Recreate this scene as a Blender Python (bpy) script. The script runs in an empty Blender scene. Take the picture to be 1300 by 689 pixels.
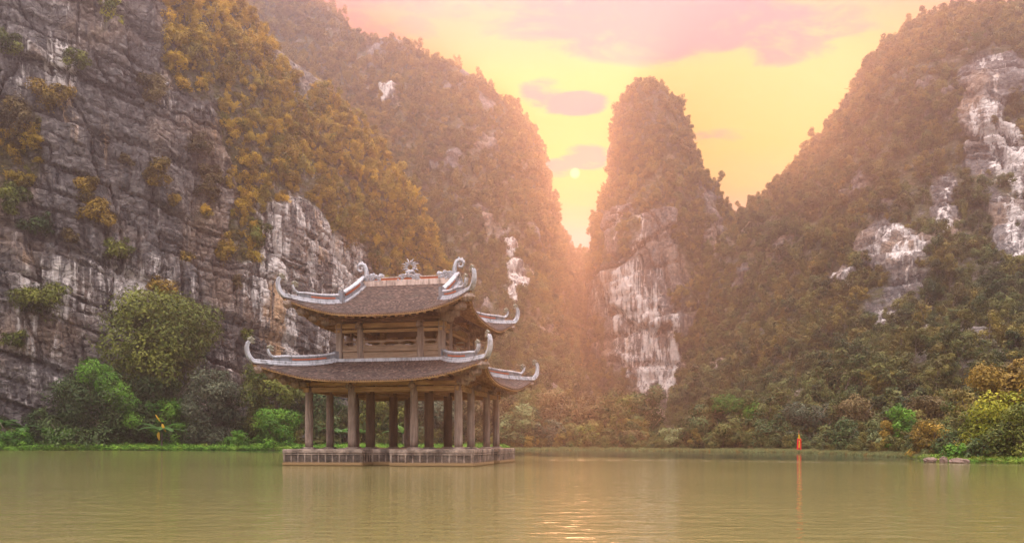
import bpy, math
import numpy as np
from mathutils import Vector, Matrix, Euler
R = math.radians

# ------------------------------------------------------------------ scene, camera, sky, sun
sc = bpy.context.scene
F, YH, H = 1000.0, 562.0, 1.2            # focal length in photo pixels, horizon row, eye height
cam = bpy.data.cameras.new('camera')
cam_o = bpy.data.objects.new('camera', cam)
sc.collection.objects.link(cam_o)
cam.sensor_width = 36.0
cam.lens = 36.0 * F / 1300.0
cam.shift_y = (YH - 344.5) / 1300.0
cam.clip_end = 5000.0
cam_o.location = (0, 0, H)
cam_o.rotation_euler = (R(90), 0, 0)
sc.camera = cam_o

SUN_DISC = Vector((80.0 / F, 1.0, (YH - 220.0) / F)).normalized()
SUN_DIR = Vector((0.082, 1.0, 0.365)).normalized()
SUN_EL = math.asin(SUN_DIR.z)
SUN_AZ = math.atan2(SUN_DIR.x, SUN_DIR.y)
EXPOSURE = 0.86
SUN_STRENGTH = 3.0
HAZE_DENSITY = 0.00074
HAZE_G = 0.79

sun = bpy.data.lights.new('sun', 'SUN')
sun.energy = SUN_STRENGTH
sun.angle = R(4)
sun.color = (1.0, 0.48, 0.25)
sun_o = bpy.data.objects.new('sun', sun)
sc.collection.objects.link(sun_o)
sun_o.rotation_euler = (-SUN_DIR).to_track_quat('-Z', 'Y').to_euler()
sun_o.location = SUN_DIR * 900

sc.view_settings.view_transform = 'Standard'
sc.view_settings.look = 'None'
sc.view_settings.gamma = 1.0
sc.view_settings.exposure = EXPOSURE
sc.view_settings.use_curve_mapping = False
sc.cycles.use_adaptive_sampling = True
sc.cycles.adaptive_threshold = 0.02
sc.cycles.adaptive_min_samples = 16
sc.cycles.use_denoising = True
sc.cycles.time_limit = 840
sc.cycles.max_bounces = 5
sc.cycles.diffuse_bounces = 2
sc.cycles.glossy_bounces = 2
sc.cycles.transmission_bounces = 2
sc.cycles.volume_bounces = 0
sc.cycles.transparent_max_bounces = 4
sc.cycles.sample_clamp_indirect = 3.0
sc.cycles.sample_clamp_direct = 2.3
sc.cycles.caustics_reflective = False
sc.cycles.caustics_refractive = False


class NT:
    """small helper for writing node trees"""
    def __init__(self, tree):
        self.t = tree; self.n = tree.nodes; self.l = tree.links
        self.n.clear()
    def new(self, kind, **kw):
        nd = self.n.new(kind)
        for k, v in kw.items():
            setattr(nd, k, v)
        return nd
    def put(self, sock, v):
        if isinstance(v, bpy.types.NodeSocket): self.l.new(v, sock)
        elif v is not None: sock.default_value = v
    def math(self, op, a, b=None, c=None, clamp=False):
        nd = self.new('ShaderNodeMath', operation=op, use_clamp=clamp)
        self.put(nd.inputs[0], a); self.put(nd.inputs[1], b); self.put(nd.inputs[2], c)
        return nd.outputs[0]
    def vmath(self, op, a, b=None, s=None):
        nd = self.new('ShaderNodeVectorMath', operation=op)
        self.put(nd.inputs[0], a); self.put(nd.inputs[1], b)
        if s is not None: self.put(nd.inputs['Scale'], s)
        return nd.outputs['Value'] if op in ('DOT_PRODUCT', 'LENGTH', 'DISTANCE') else nd.outputs[0]
    def mix(self, f, a, b, blend='MIX'):
        nd = self.new('ShaderNodeMix', data_type='RGBA', blend_type=blend)
        self.put(nd.inputs[0], f)
        self.put(nd.inputs[6], a if not isinstance(a, tuple) else (*a, 1.0)[:4])
        self.put(nd.inputs[7], b if not isinstance(b, tuple) else (*b, 1.0)[:4])
        return nd.outputs[2]
    def step(self, v, lo, hi, a=0.0, b=1.0, smooth=True):
        nd = self.new('ShaderNodeMapRange', interpolation_type='SMOOTHSTEP' if smooth else 'LINEAR')
        self.put(nd.inputs[0], v); self.put(nd.inputs[1], lo); self.put(nd.inputs[2], hi)
        self.put(nd.inputs[3], a); self.put(nd.inputs[4], b)
        return nd.outputs[0]
    def noise(self, vec, scale, detail=4.0, rough=0.55, dist=0.0, dim='3D'):
        nd = self.new('ShaderNodeTexNoise', noise_dimensions=dim)
        self.put(nd.inputs['Vector'], vec)
        nd.inputs['Scale'].default_value = scale
        nd.inputs['Detail'].default_value = detail
        nd.inputs['Roughness'].default_value = rough
        nd.inputs['Distortion'].default_value = dist
        return nd.outputs[0]
    def mapping(self, vec, scale=(1, 1, 1), rot=(0, 0, 0), loc=(0, 0, 0)):
        nd = self.new('ShaderNodeMapping')
        self.put(nd.inputs[0], vec)
        nd.inputs[1].default_value = loc; nd.inputs[2].default_value = rot; nd.inputs[3].default_value = scale
        return nd.outputs[0]
    def ramp(self, f, stops):
        nd = self.new('ShaderNodeValToRGB')
        self.put(nd.inputs[0], f)
        e = nd.color_ramp.elements
        while len(e) > 1: e.remove(e[-1])
        e[0].position, e[0].color = stops[0][0], (*stops[0][1], 1)
        for p, c in stops[1:]:
            q = e.new(p); q.color = (*c, 1)
        return nd.outputs[0]


def build_world():
    w = bpy.data.worlds.new('World'); sc.world = w; w.use_nodes = True
    g = NT(w.node_tree)
    tc = g.new('ShaderNodeTexCoord').outputs['Generated']
    d = g.vmath('NORMALIZE', tc)
    sep = g.new('ShaderNodeSeparateXYZ'); g.put(sep.inputs[0], d)
    x, y, z = sep.outputs
    zc = g.math('MAXIMUM', z, 0.0)
    sky = g.new('ShaderNodeTexSky', sky_type='NISHITA', sun_disc=False)
    sky.sun_elevation = SUN_EL; sky.sun_rotation = SUN_AZ
    sky.dust_density = 2.0; sky.air_density = 1.0
    blue = g.mix(1.0, sky.outputs[0], (0.115, 0.115, 0.115), 'MULTIPLY')
    # bright high overcast veil behind and above, tinted faintly lavender
    back = g.mix(0.85, blue, g.ramp(zc, [(0.0, (.75, .70, .72)), (.35, (1.2, 1.08, 1.1)), (.7, (3.2, 2.9, 2.85)), (1.0, (5.0, 4.5, 4.4))]))
    # sunset colours by angle to the sun and by height
    ca = g.vmath('DOT_PRODUCT', d, tuple(SUN_DISC))
    near = g.step(ca, 0.80, 0.998)
    far_col = g.ramp(zc, [(0.0, (0.510, 0.229, 0.211)), (.25, (0.528, 0.255, 0.211)), (.36, (0.546, 0.273, 0.088)), (.43, (0.510, 0.194, 0.141)), (.49, (0.440, 0.176, 0.299)), (.60, (.55, .36, .52)), (.75, (.62, .45, .60)), (1.0, (.55, .48, .62))])
    near_col = g.ramp(zc, [(0.0, (0.370, 0.176, 0.194)), (.25, (0.387, 0.220, 0.211)), (.295, (0.334, 0.220, 0.053)), (.34, (0.317, 0.238, 0.000)), (.42, (0.370, 0.238, 0.000)), (.47, (0.405, 0.150, 0.070)), (.53, (0.405, 0.106, 0.194)), (.7, (.6, .42, .5)), (1.0, (.55, .48, .62))])
    sunset = g.mix(near, far_col, near_col)
    front = g.step(y, -0.15, 0.45)
    front = g.math('MULTIPLY', front, g.step(zc, .86, .50))
    base = g.mix(front, back, sunset)
    # projected cloud coordinates (flat layer overhead, stretched towards the horizon)
    dz = g.math('ADD', zc, 0.18)
    u = g.math('DIVIDE', x, dz); v = g.math('DIVIDE', y, dz)
    cv = g.new('ShaderNodeCombineXYZ'); g.put(cv.inputs[0], u); g.put(cv.inputs[1], v)
    n1 = g.noise(g.mapping(cv.outputs[0], (1.1, 2.0, 1), (0, 0, .25)), 1.5, 7, .56, .6)
    n2 = g.noise(g.mapping(cv.outputs[0], (3.0, 5.0, 1), loc=(3, 1, 0)), 2.0, 6, .6, .4)
    # named cloud banks: direction (photo column, row), half sizes, weight
    fx = g.math('DIVIDE', x, g.math('MAXIMUM', y, 0.05)); fz = g.math('DIVIDE', z, g.math('MAXIMUM', y, 0.05))
    tot = None
    for (px, py, rx, ry, wgt) in [(860, 30, 240, 52, 1.0), (960, 62, 90, 26, .8), (620, 22, 70, 30, .6), (500, 20, 90, 60, .55), (730, 130, 46, 17, 1.25), (690, 118, 36, 22, 1.0),
                                  (742, 200, 34, 17, 1.15), (708, 212, 30, 13, .95), (900, 175, 70, 14, .35), (1200, 30, 160, 60, .35)]:
        a = g.math('DIVIDE', g.math('SUBTRACT', fx, (px - 650) / F), rx / F)
        b = g.math('DIVIDE', g.math('SUBTRACT', fz, (YH - py) / F), ry / F)
        r2 = g.math('ADD', g.math('MULTIPLY', a, a), g.math('MULTIPLY', b, b))
        e = g.math('MULTIPLY', g.step(r2, 1.9, 0.0), wgt)
        tot = e if tot is None else g.math('MAXIMUM', tot, e)
    dens = g.math('ADD', tot, g.math('MULTIPLY', g.math('SUBTRACT', n2, .5), 2.3))
    dens = g.math('ADD', dens, g.math('MULTIPLY', g.math('SUBTRACT', n1, .5), 0.9))
    m_named = g.math('MULTIPLY', g.step(dens, .34, .95), g.step(tot, .03, .35))
    m_loose = g.math('MULTIPLY', g.step(n1, .52, .80), .40)
    m = g.math('MAXIMUM', g.math('MULTIPLY', m_named, 1.0), m_loose)
    cl_col = g.ramp(zc, [(0.0, (0.334, 0.088, 0.158)), (.30, (0.194, 0.018, 0.176)), (.36, (0.229, 0.009, 0.123)), (.42, (0.334, 0.018, 0.097)), (.5, (0.370, 0.044, 0.150)), (1.0, (.62, .42, .5))])
    m = g.math('MULTIPLY', m, front)
    col = g.mix(m, base, cl_col)
    # streaky brighter rims
    rim = g.math('MULTIPLY', g.math('MULTIPLY', g.step(n2, .52, .70), near), .30)
    col = g.mix(rim, col, (.32, .30, .04))
    disc = g.math('MULTIPLY', g.step(ca, math.cos(R(.42)), math.cos(R(.10))), .25)
    glow = g.math('MULTIPLY', g.step(ca, math.cos(R(4.0)), 1.0), .25)
    col = g.mix(glow, col, (.40, .36, .04))
    col = g.mix(disc, col, (1.6, 1.3, .8))
    bg = g.new('ShaderNodeBackground'); g.put(bg.inputs[0], col); bg.inputs[1].default_value = 1.0
    out = g.new('ShaderNodeOutputWorld'); g.l.new(bg.outputs[0], out.inputs[0])
    w.cycles.sampling_method = 'MANUAL'; w.cycles.sample_map_resolution = 512
build_world()

# ------------------------------------------------------------------ general helpers
def at(px, py, D):
    """the point seen in the photo at (px, py), D metres ahead of the camera"""
    return np.array([(px - 650.0) / F * D, D, H + (YH - py) / F * D])

def tag(o, label=None, cat=None, group=None, kind=None):
    if label: o['label'] = label
    if cat: o['category'] = cat
    if group: o['group'] = group
    if kind: o['kind'] = kind
    return o

def link(o, parent=None):
    sc.collection.objects.link(o)
    if parent is not None: o.parent = parent
    return o

def empty(name, loc=(0, 0, 0), rz=0.0):
    o = bpy.data.objects.new(name, None)
    o.empty_display_size = .2
    o.location = loc; o.rotation_euler = (0, 0, rz)
    return link(o)

def np_mesh(name, V, loops, starts, totals, mat=None, smooth=False, attrs=None):
    me = bpy.data.meshes.new(name)
    V = np.asarray(V, np.float32)
    me.vertices.add(len(V)); me.vertices.foreach_set('co', V.ravel())
    me.loops.add(len(loops)); me.loops.foreach_set('vertex_index', np.asarray(loops, np.int32))
    me.polygons.add(len(starts))
    me.polygons.foreach_set('loop_start', np.asarray(starts, np.int32))
    try: me.polygons.foreach_set('loop_total', np.asarray(totals, np.int32))
    except Exception: pass
    if smooth: me.polygons.foreach_set('use_smooth', np.ones(len(starts), bool))
    me.update(calc_edges=True)
    for k, (dom, arr) in (attrs or {}).items():
        a = me.attributes.new(k, 'FLOAT', dom); a.data.foreach_set('value', np.asarray(arr, np.float32))
    if mat: me.materials.append(mat)
    return me

def quad_mesh(name, V, Q, mat=None, smooth=False, attrs=None):
    Q = np.asarray(Q, np.int32)
    n = len(Q); k = Q.shape[1]
    return np_mesh(name, V, Q.ravel(), np.arange(n) * k, np.full(n, k), mat, smooth, attrs)

def grid_quads(nu, nv, wrap=False):
    i = np.arange(nu if wrap else nu - 1); j = np.arange(nv - 1)
    I, J = np.meshgrid(i, j, indexing='ij')
    I2 = (I + 1) % nu
    return np.stack([I * nv + J, I2 * nv + J, I2 * nv + J + 1, I * nv + J + 1], -1).reshape(-1, 4)

def hash_u(ix, iy, iz, seed):
    h = (ix.astype(np.int64) * 374761393 + iy.astype(np.int64) * 668265263 + iz.astype(np.int64) * 2147483647 + seed * 1274126177) & 0xFFFFFFFF
    h = ((h ^ (h >> 13)) * 1274126177) & 0xFFFFFFFF
    h = ((h ^ (h >> 16)) * 2246822519) & 0xFFFFFFFF
    h = h ^ (h >> 15)
    return (h & 0xFFFFFF) / float(0xFFFFFF)

def vnoise(P, seed=0):
    i = np.floor(P).astype(np.int64); f = P - i
    u = f * f * f * (f * (f * 6 - 15) + 10)
    r = 0
    for dx in (0, 1):
        wx = u[:, 0] if dx else 1 - u[:, 0]
        for dy in (0, 1):
            wy = u[:, 1] if dy else 1 - u[:, 1]
            for dz in (0, 1):
                wz = u[:, 2] if dz else 1 - u[:, 2]
                r = r + wx * wy * wz * hash_u(i[:, 0] + dx, i[:, 1] + dy, i[:, 2] + dz, seed)
    return r * 2 - 1

def fbm(P, octv=4, seed=0, gain=.5, ridged=False):
    r = np.zeros(len(P)); a = 1.0; t = 0
    for k in range(octv):
        n = vnoise(P * 2.03 ** k + 17.3 * k, seed + k)
        if ridged: n = 1 - 2 * np.abs(n)
        r += a * n; t += a; a *= gain
    return r / t

class MB:
    """collects boxes, beams, tubes and revolved shapes; build() links them as one mesh object"""
    def __init__(self): self.v = []; self.f = []; self.n = 0
    def add(self, V, Fs):
        self.v.extend([tuple(map(float, p)) for p in V])
        self.f.extend([tuple(int(i) + self.n for i in q) for q in Fs]); self.n += len(V)
    def box(self, c, s, rz=0.0, taper=1.0):
        x, y, z = s[0] / 2, s[1] / 2, s[2] / 2
        V = []
        for dz in (-1, 1):
            k = taper if dz > 0 else 1
            for dx, dy in ((-1, -1), (1, -1), (1, 1), (-1, 1)):
                a, b = dx * x * k, dy * y * k
                V.append((c[0] + a * math.cos(rz) - b * math.sin(rz), c[1] + a * math.sin(rz) + b * math.cos(rz), c[2] + dz * z))
        self.add(V, [(3, 2, 1, 0), (4, 5, 6, 7), (0, 1, 5, 4), (1, 2, 6, 5), (2, 3, 7, 6), (3, 0, 4, 7)])
    def beam(self, p, q, w, h, up=(0, 0, 1)):
        p = Vector(p); q = Vector(q); d = (q - p).normalized(); u = Vector(up)
        s = d.cross(u).normalized(); u = s.cross(d).normalized()
        V = []
        for e in (p, q):
            for a, b in ((-1, -1), (1, -1), (1, 1), (-1, 1)): V.append(e + s * (a * w / 2) + u * (b * h / 2))
        self.add(V, [(3, 2, 1, 0), (4, 5, 6, 7), (0, 1, 5, 4), (1, 2, 6, 5), (2, 3, 7, 6), (3, 0, 4, 7)])
    def sweep(self, pts, prof, side=None, scale=None, closed_ends=True):
        """profile (list of (a, b): sideways, upwards) carried along pts; side = fixed sideways vector or None"""
        pts = [Vector(p) for p in pts]; n = len(pts); m = len(prof)
        V = []
        for i, p in enumerate(pts):
            d = (pts[min(i + 1, n - 1)] - pts[max(i - 1, 0)]).normalized()
            s = Vector(side) if side is not None else d.cross(Vector((0, 0, 1)))
            if s.length < 1e-4: s = Vector((1, 0, 0))
            s.normalize(); u = s.cross(d).normalized()
            k = scale[i] if scale is not None else 1.0
            ks = k if not isinstance(k, tuple) else k[0]; ku = k if not isinstance(k, tuple) else k[1]
            for a, b in prof: V.append(p + s * (a * ks) + u * (b * ku))
        Fs = []
        for i in range(n - 1):
            for j in range(m):
                k = (j + 1) % m
                Fs.append((i * m + j, i * m + k, (i + 1) * m + k, (i + 1) * m + j))
        if closed_ends:
            Fs.append(tuple(range(m))[::-1]); Fs.append(tuple((n - 1) * m + j for j in range(m)))
        self.add(V, Fs)
    def tube(self, pts, r, seg=8):
        rs = r if isinstance(r, (list, tuple)) else [r] * len(pts)
        self.sweep(pts, [(math.cos(2 * math.pi * j / seg), math.sin(2 * math.pi * j / seg)) for j in range(seg)], None, rs)
    def lathe(self, c, prof, seg=16, axis=None):
        V = []; m = len(prof)
        for r, z in prof:
            for j in range(seg):
                a = 2 * math.pi * j / seg
                V.append((c[0] + r * math.cos(a), c[1] + r * math.sin(a), c[2] + z))
        Fs = [(i * seg + j, i * seg + (j + 1) % seg, (i + 1) * seg + (j + 1) % seg, (i + 1) * seg + j) for i in range(m - 1) for j in range(seg)]
        Fs.append(tuple(range(seg))[::-1]); Fs.append(tuple((m - 1) * seg + j for j in range(seg)))
        self.add(V, Fs)
    def blob(self, c, r, seed=0, amp=.2, seg=10):
        V = []; Fs = []
        rr = r if isinstance(r, (tuple, list)) else (r, r, r)
        for i in range(seg + 1):
            th = math.pi * i / seg
            for j in range(seg * 2):
                ph = math.pi * j / seg
                V.append((math.sin(th) * math.cos(ph), math.sin(th) * math.sin(ph), math.cos(th)))
        V = np.array(V)
        k = 1 + amp * fbm(V * 1.7 + seed * 3.1, 3, seed)
        V = V * k[:, None] * np.array(rr) + np.array(c)
        for i in range(seg):
            for j in range(seg * 2):
                a = i * seg * 2; b = (i + 1) * seg * 2; j2 = (j + 1) % (seg * 2)
                Fs.append((a + j, b + j, b + j2, a + j2))
        self.add(V, Fs)
    def build(self, name, mat, parent=None, smooth=False, bevel=0.0):
        me = bpy.data.meshes.new(name)
        me.from_pydata(self.v, [], self.f); me.update()
        if smooth: me.polygons.foreach_set('use_smooth', np.ones(len(me.polygons), bool))
        me.materials.append(mat)
        o = bpy.data.objects.new(name, me)
        if bevel:
            b = o.modifiers.new('bevel', 'BEVEL'); b.width = bevel; b.segments = 2; b.limit_method = 'ANGLE'
        return link(o, parent)

# ------------------------------------------------------------------ materials
def mat_new(name):
    m = bpy.data.materials.new(name); m.use_nodes = True
    return m, NT(m.node_tree)

def finish(g, col, rough=.8, bump=None, bstr=.3, bdist=.05, spec=.3, metal=0.0):
    p = g.new('ShaderNodeBsdfPrincipled')
    g.put(p.inputs['Base Color'], col if not isinstance(col, tuple) else (*col, 1))
    g.put(p.inputs['Roughness'], rough); p.inputs['Specular IOR Level'].default_value = spec
    p.inputs['Metallic'].default_value = metal
    if bump is not None:
        b = g.new('ShaderNodeBump'); b.inputs['Strength'].default_value = bstr; b.inputs['Distance'].default_value = bdist
        g.put(b.inputs['Height'], bump); g.l.new(b.outputs[0], p.inputs['Normal'])
    o = g.new('ShaderNodeOutputMaterial'); g.l.new(p.outputs[0], o.inputs[0])
    return p

def attr(g, name, kind='GEOMETRY'):
    return g.new('ShaderNodeAttribute', attribute_name=name, attribute_type=kind).outputs['Fac']

def mat_rock():
    m, g = mat_new('limestone')
    pos = g.new('ShaderNodeNewGeometry').outputs['Position']
    tone = attr(g, 'tone'); pale = attr(g, 'pale'); soil = attr(g, 'veg'); och = attr(g, 'ochre')
    st = g.noise(g.mapping(pos, (.75, .75, .055)), 1.0, 6, .62, .3)          # vertical run-off streaks
    st2 = g.noise(g.mapping(pos, (.22, .22, .03)), 1.0, 4, .55)
    big = g.noise(pos, .05, 4, .6)
    fine = g.noise(pos, 1.1, 6, .66)
    grey = g.ramp(fine, [(.25, (.024, .023, .025)), (.5, (.098, .089, .088)), (.75, (.235, .212, .20))])
    warm = g.ramp(fine, [(.25, (.14, .085, .05)), (.5, (.27, .17, .10)), (.8, (.42, .31, .21))])
    white = g.ramp(fine, [(.2, (.28, .255, .24)), (.5, (.46, .42, .40)), (.8, (.64, .60, .57))])
    col = g.mix(g.math('MULTIPLY', g.step(big, .45, .7), .45), grey, warm)
    wmask = g.math('ADD', g.math('MULTIPLY', pale, .80), g.math('MULTIPLY', g.math('SUBTRACT', st, .5), 2.9))
    wmask = g.math('ADD', wmask, g.math('MULTIPLY', g.math('SUBTRACT', st2, .5), 1.6))
    wm = g.step(wmask, .34, .82)
    om = g.math('MULTIPLY', g.step(g.math('ADD', g.math('ADD', och, g.math('MULTIPLY', g.math('SUBTRACT', st2, .5), 2.5)), g.math('MULTIPLY', g.math('SUBTRACT', st, .5), 1.2)), .45, .95), .85)
    col = g.mix(1.0, col, g.ramp(g.math('ADD', g.math('MULTIPLY', tone, .5), .5), [(0, (.62, .60, .62)), (.5, (1, 1, 1)), (1, (1.35, 1.3, 1.25))]), 'MULTIPLY')
    col = g.mix(wm, col, white)
    col = g.mix(om, col, g.mix(.45, warm, (.50, .30, .14)))
    dk = g.math('MULTIPLY', g.step(g.noise(g.mapping(pos, (.9, .9, .07), loc=(9, 4, 2)), 1.0, 5, .6), .53, .66), .8)
    col = g.mix(dk, col, (.055, .052, .055))
    moss = g.math('MULTIPLY', soil, g.step(g.noise(pos, .5, 5, .65), .30, .55))
    col = g.mix(moss, col, g.ramp(g.noise(pos, 2.0, 4, .6), [(.3, (.025, .028, .012)), (.7, (.085, .075, .03))]))
    vo = g.new('ShaderNodeTexVoronoi', feature='DISTANCE_TO_EDGE'); g.put(vo.inputs['Vector'], g.mapping(g.vmath('ADD', pos, g.vmath('SCALE', g.new('ShaderNodeTexNoise').outputs[1], s=1.0)), (.45, .45, .9), (.0, .26, 0)))
    vo.inputs['Scale'].default_value = 1.0
    bm = g.math('ADD', g.math('MULTIPLY', g.noise(pos, .9, 8, .68), 1.0), g.math('MULTIPLY', st, .8))
    bm = g.math('ADD', bm, g.math('MULTIPLY', g.step(vo.outputs[0], .0, .06), .5))
    finish(g, col, .92, bm, 1.0, .55, .15)
    return m

def mat_leaf(name, c_dark, c_mid, c_light, dry=(.26, .13, .03), translucent=.22, gloss=.10):
    m, g = mat_new(name)
    t = attr(g, 'tint'); d = attr(g, 'dry', 'INSTANCER'); r = attr(g, 'vary', 'INSTANCER')
    pos = g.new('ShaderNodeNewGeometry').outputs['Position']
    tt = g.math('ADD', g.math('MULTIPLY', t, .75), g.math('MULTIPLY', r, .4), clamp=True)
    col = g.ramp(tt, [(.1, c_dark), (.5, c_mid), (.95, c_light)])
    dry_sunlit_col = g.ramp(tt, [(.1, tuple(c * .45 for c in dry)), (.5, dry), (.95, (dry[0] * 1.5, dry[1] * 1.55, dry[2] * 1.4))])
    col = g.mix(d, col, dry_sunlit_col)
    p = g.new('ShaderNodeBsdfPrincipled')
    g.put(p.inputs['Base Color'], col); p.inputs['Roughness'].default_value = .55
    p.inputs['Specular IOR Level'].default_value = gloss
    tr = g.new('ShaderNodeBsdfTranslucent'); g.put(tr.inputs[0], g.mix(.5, col, (.30, .22, .02), 'ADD') if False else col)
    mx = g.new('ShaderNodeMixShader'); mx.inputs[0].default_value = translucent
    g.l.new(p.outputs[0], mx.inputs[1]); g.l.new(tr.outputs[0], mx.inputs[2])
    o = g.new('ShaderNodeOutputMaterial'); g.l.new(mx.outputs[0], o.inputs[0])
    return m

def mat_bark():
    m, g = mat_new('bark')
    pos = g.new('ShaderNodeTexCoord').outputs['Object']
    n = g.noise(g.mapping(pos, (4, 4, .8)), 1.0, 5, .6)
    finish(g, g.ramp(n, [(.3, (.06, .045, .035)), (.7, (.20, .16, .125))]), .9, n, .6, .05)
    return m

def mat_ground():
    m, g = mat_new('earth')
    pos = g.new('ShaderNodeNewGeometry').outputs['Position']
    n = g.noise(pos, .35, 6, .65); n2 = g.noise(pos, 2.5, 5, .6)
    col = g.ramp(n, [(.3, (.045, .055, .016)), (.5, (.075, .085, .025)), (.72, (.12, .095, .05))])
    col = g.mix(g.math('MULTIPLY', n2, .5), col, (.03, .035, .015))
    finish(g, col, .95, n2, .6, .15, .1)
    return m

def mat_water():
    m, g = mat_new('lake_water')
    pos = g.new('ShaderNodeNewGeometry').outputs['Position']
    n0 = g.noise(g.mapping(pos, (.02, .05, 1)), 1.0, 3, .5)
    w1 = g.noise(g.mapping(pos, (.55, 1.2, 1), (0, 0, .15)), 1.0, 3, .55, .4)
    w2 = g.noise(g.mapping(pos, (1.7, 3.4, 1), (0, 0, -.2)), 1.0, 3, .5, .5)
    w3 = g.noise(g.mapping(pos, (5, 9, 1), (0, 0, .1)), 1.0, 2, .5)
    hgt = g.math('ADD', g.math('ADD', g.math('MULTIPLY', w1, .36), g.math('MULTIPLY', w2, .44)), g.math('MULTIPLY', w3, .12))
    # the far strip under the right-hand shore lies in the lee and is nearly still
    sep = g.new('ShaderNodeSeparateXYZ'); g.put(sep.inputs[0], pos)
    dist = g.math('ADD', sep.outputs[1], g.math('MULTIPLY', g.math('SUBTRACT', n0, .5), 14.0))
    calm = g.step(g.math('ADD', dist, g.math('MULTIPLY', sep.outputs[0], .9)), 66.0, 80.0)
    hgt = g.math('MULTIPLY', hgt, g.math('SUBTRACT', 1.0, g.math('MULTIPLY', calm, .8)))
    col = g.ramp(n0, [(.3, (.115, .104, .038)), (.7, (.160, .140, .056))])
    col = g.mix(calm, col, (.022, .034, .024))  # dark shore reflection put into the still strip's colour
    # broken streak of sparkling light painted into the colour where the ruffled water meets the still strip
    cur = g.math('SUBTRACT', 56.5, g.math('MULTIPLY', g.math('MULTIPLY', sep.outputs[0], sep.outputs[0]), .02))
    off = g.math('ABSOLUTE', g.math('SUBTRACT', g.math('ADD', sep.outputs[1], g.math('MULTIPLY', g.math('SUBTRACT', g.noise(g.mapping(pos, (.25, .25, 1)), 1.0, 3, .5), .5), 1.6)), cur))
    glint = g.math('MULTIPLY', g.math('MULTIPLY', g.step(off, .38, .10), g.step(g.noise(g.mapping(pos, (1.3, 5, 1)), 1.0, 4, .7), .50, .62)), g.step(sep.outputs[0], -1.0, 6.0))
    col = g.mix(g.math('MULTIPLY', glint, .85), col, (.62, .56, .47))
    p = finish(g, col, g.math('ADD', .05, g.math('MULTIPLY', glint, .6)), hgt, 1.0, .055, .5)
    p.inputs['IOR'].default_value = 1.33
    return m

def mat_tile():
    m, g = mat_new('roof_tile')
    pos = g.new('ShaderNodeTexCoord').outputs['Object']
    t = attr(g, 'tint'); n = g.noise(pos, 1.2, 5, .6); f = g.noise(pos, 14, 3, .6)
    col = g.ramp(t, [(0, (.014, .008, .007)), (.5, (.042, .026, .021)), (.85, (.080, .053, .044)), (1, (.13, .10, .085))])
    col = g.mix(g.math('MULTIPLY', g.step(n, .5, .75), .5), col, (.055, .05, .042))
    finish(g, col, .75, f, .3, .02, .25)
    return m

def mat_plaster(name, base, dark, edge=.5):
    m, g = mat_new(name)
    pos = g.new('ShaderNodeTexCoord').outputs['Object']
    n = g.noise(g.mapping(pos, (2.2, 2.2, 1.0)), 1.0, 6, .65); s = g.noise(g.mapping(pos, (9, 9, .9)), 1.0, 4, .6)
    f = g.math('ADD', g.math('MULTIPLY', g.step(n, .44, .64), .6), g.math('MULTIPLY', g.step(s, .48, .66), .5))
    col = g.mix(g.math('MULTIPLY', f, edge), base, dark)
    finish(g, col, .7, g.noise(pos, 18, 4, .6), .25, .02, .25)
    return m

def mat_wood(name, dark, mid, light, rough=.75, axis=2):
    m, g = mat_new(name)
    pos = g.new('ShaderNodeTexCoord').outputs['Object']
    sc_ = [9, 9, 9]; sc_[axis] = .7
    gr = g.noise(g.mapping(pos, tuple(sc_)), 1.0, 6, .65, .6)
    bl = g.noise(pos, .9, 4, .6)
    f = g.math('ADD', g.math('MULTIPLY', gr, .65), g.math('MULTIPLY', bl, .35))
    col = g.ramp(f, [(.32, dark), (.5, mid), (.68, light)])
    finish(g, col, rough, gr, .5, .02, .25)
    return m

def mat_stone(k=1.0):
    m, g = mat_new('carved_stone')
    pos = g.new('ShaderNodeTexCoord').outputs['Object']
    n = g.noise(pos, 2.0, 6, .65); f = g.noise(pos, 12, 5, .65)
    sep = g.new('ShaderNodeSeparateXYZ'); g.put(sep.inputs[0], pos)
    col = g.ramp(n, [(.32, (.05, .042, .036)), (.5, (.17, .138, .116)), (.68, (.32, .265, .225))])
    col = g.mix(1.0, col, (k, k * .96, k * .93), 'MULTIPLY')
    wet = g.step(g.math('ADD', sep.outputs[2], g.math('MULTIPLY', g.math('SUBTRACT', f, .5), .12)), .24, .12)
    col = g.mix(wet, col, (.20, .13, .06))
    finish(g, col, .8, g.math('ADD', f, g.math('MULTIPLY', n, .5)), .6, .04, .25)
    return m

def mat_plain(name, a, b, rough=.7, scale=6.0, spec=.3):
    m, g = mat_new(name)
    pos = g.new('ShaderNodeTexCoord').outputs['Object']
    n = g.noise(pos, scale, 4, .6)
    finish(g, g.ramp(n, [(.3, a), (.7, b)]), rough, n, .2, .02, spec)
    return m

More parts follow.
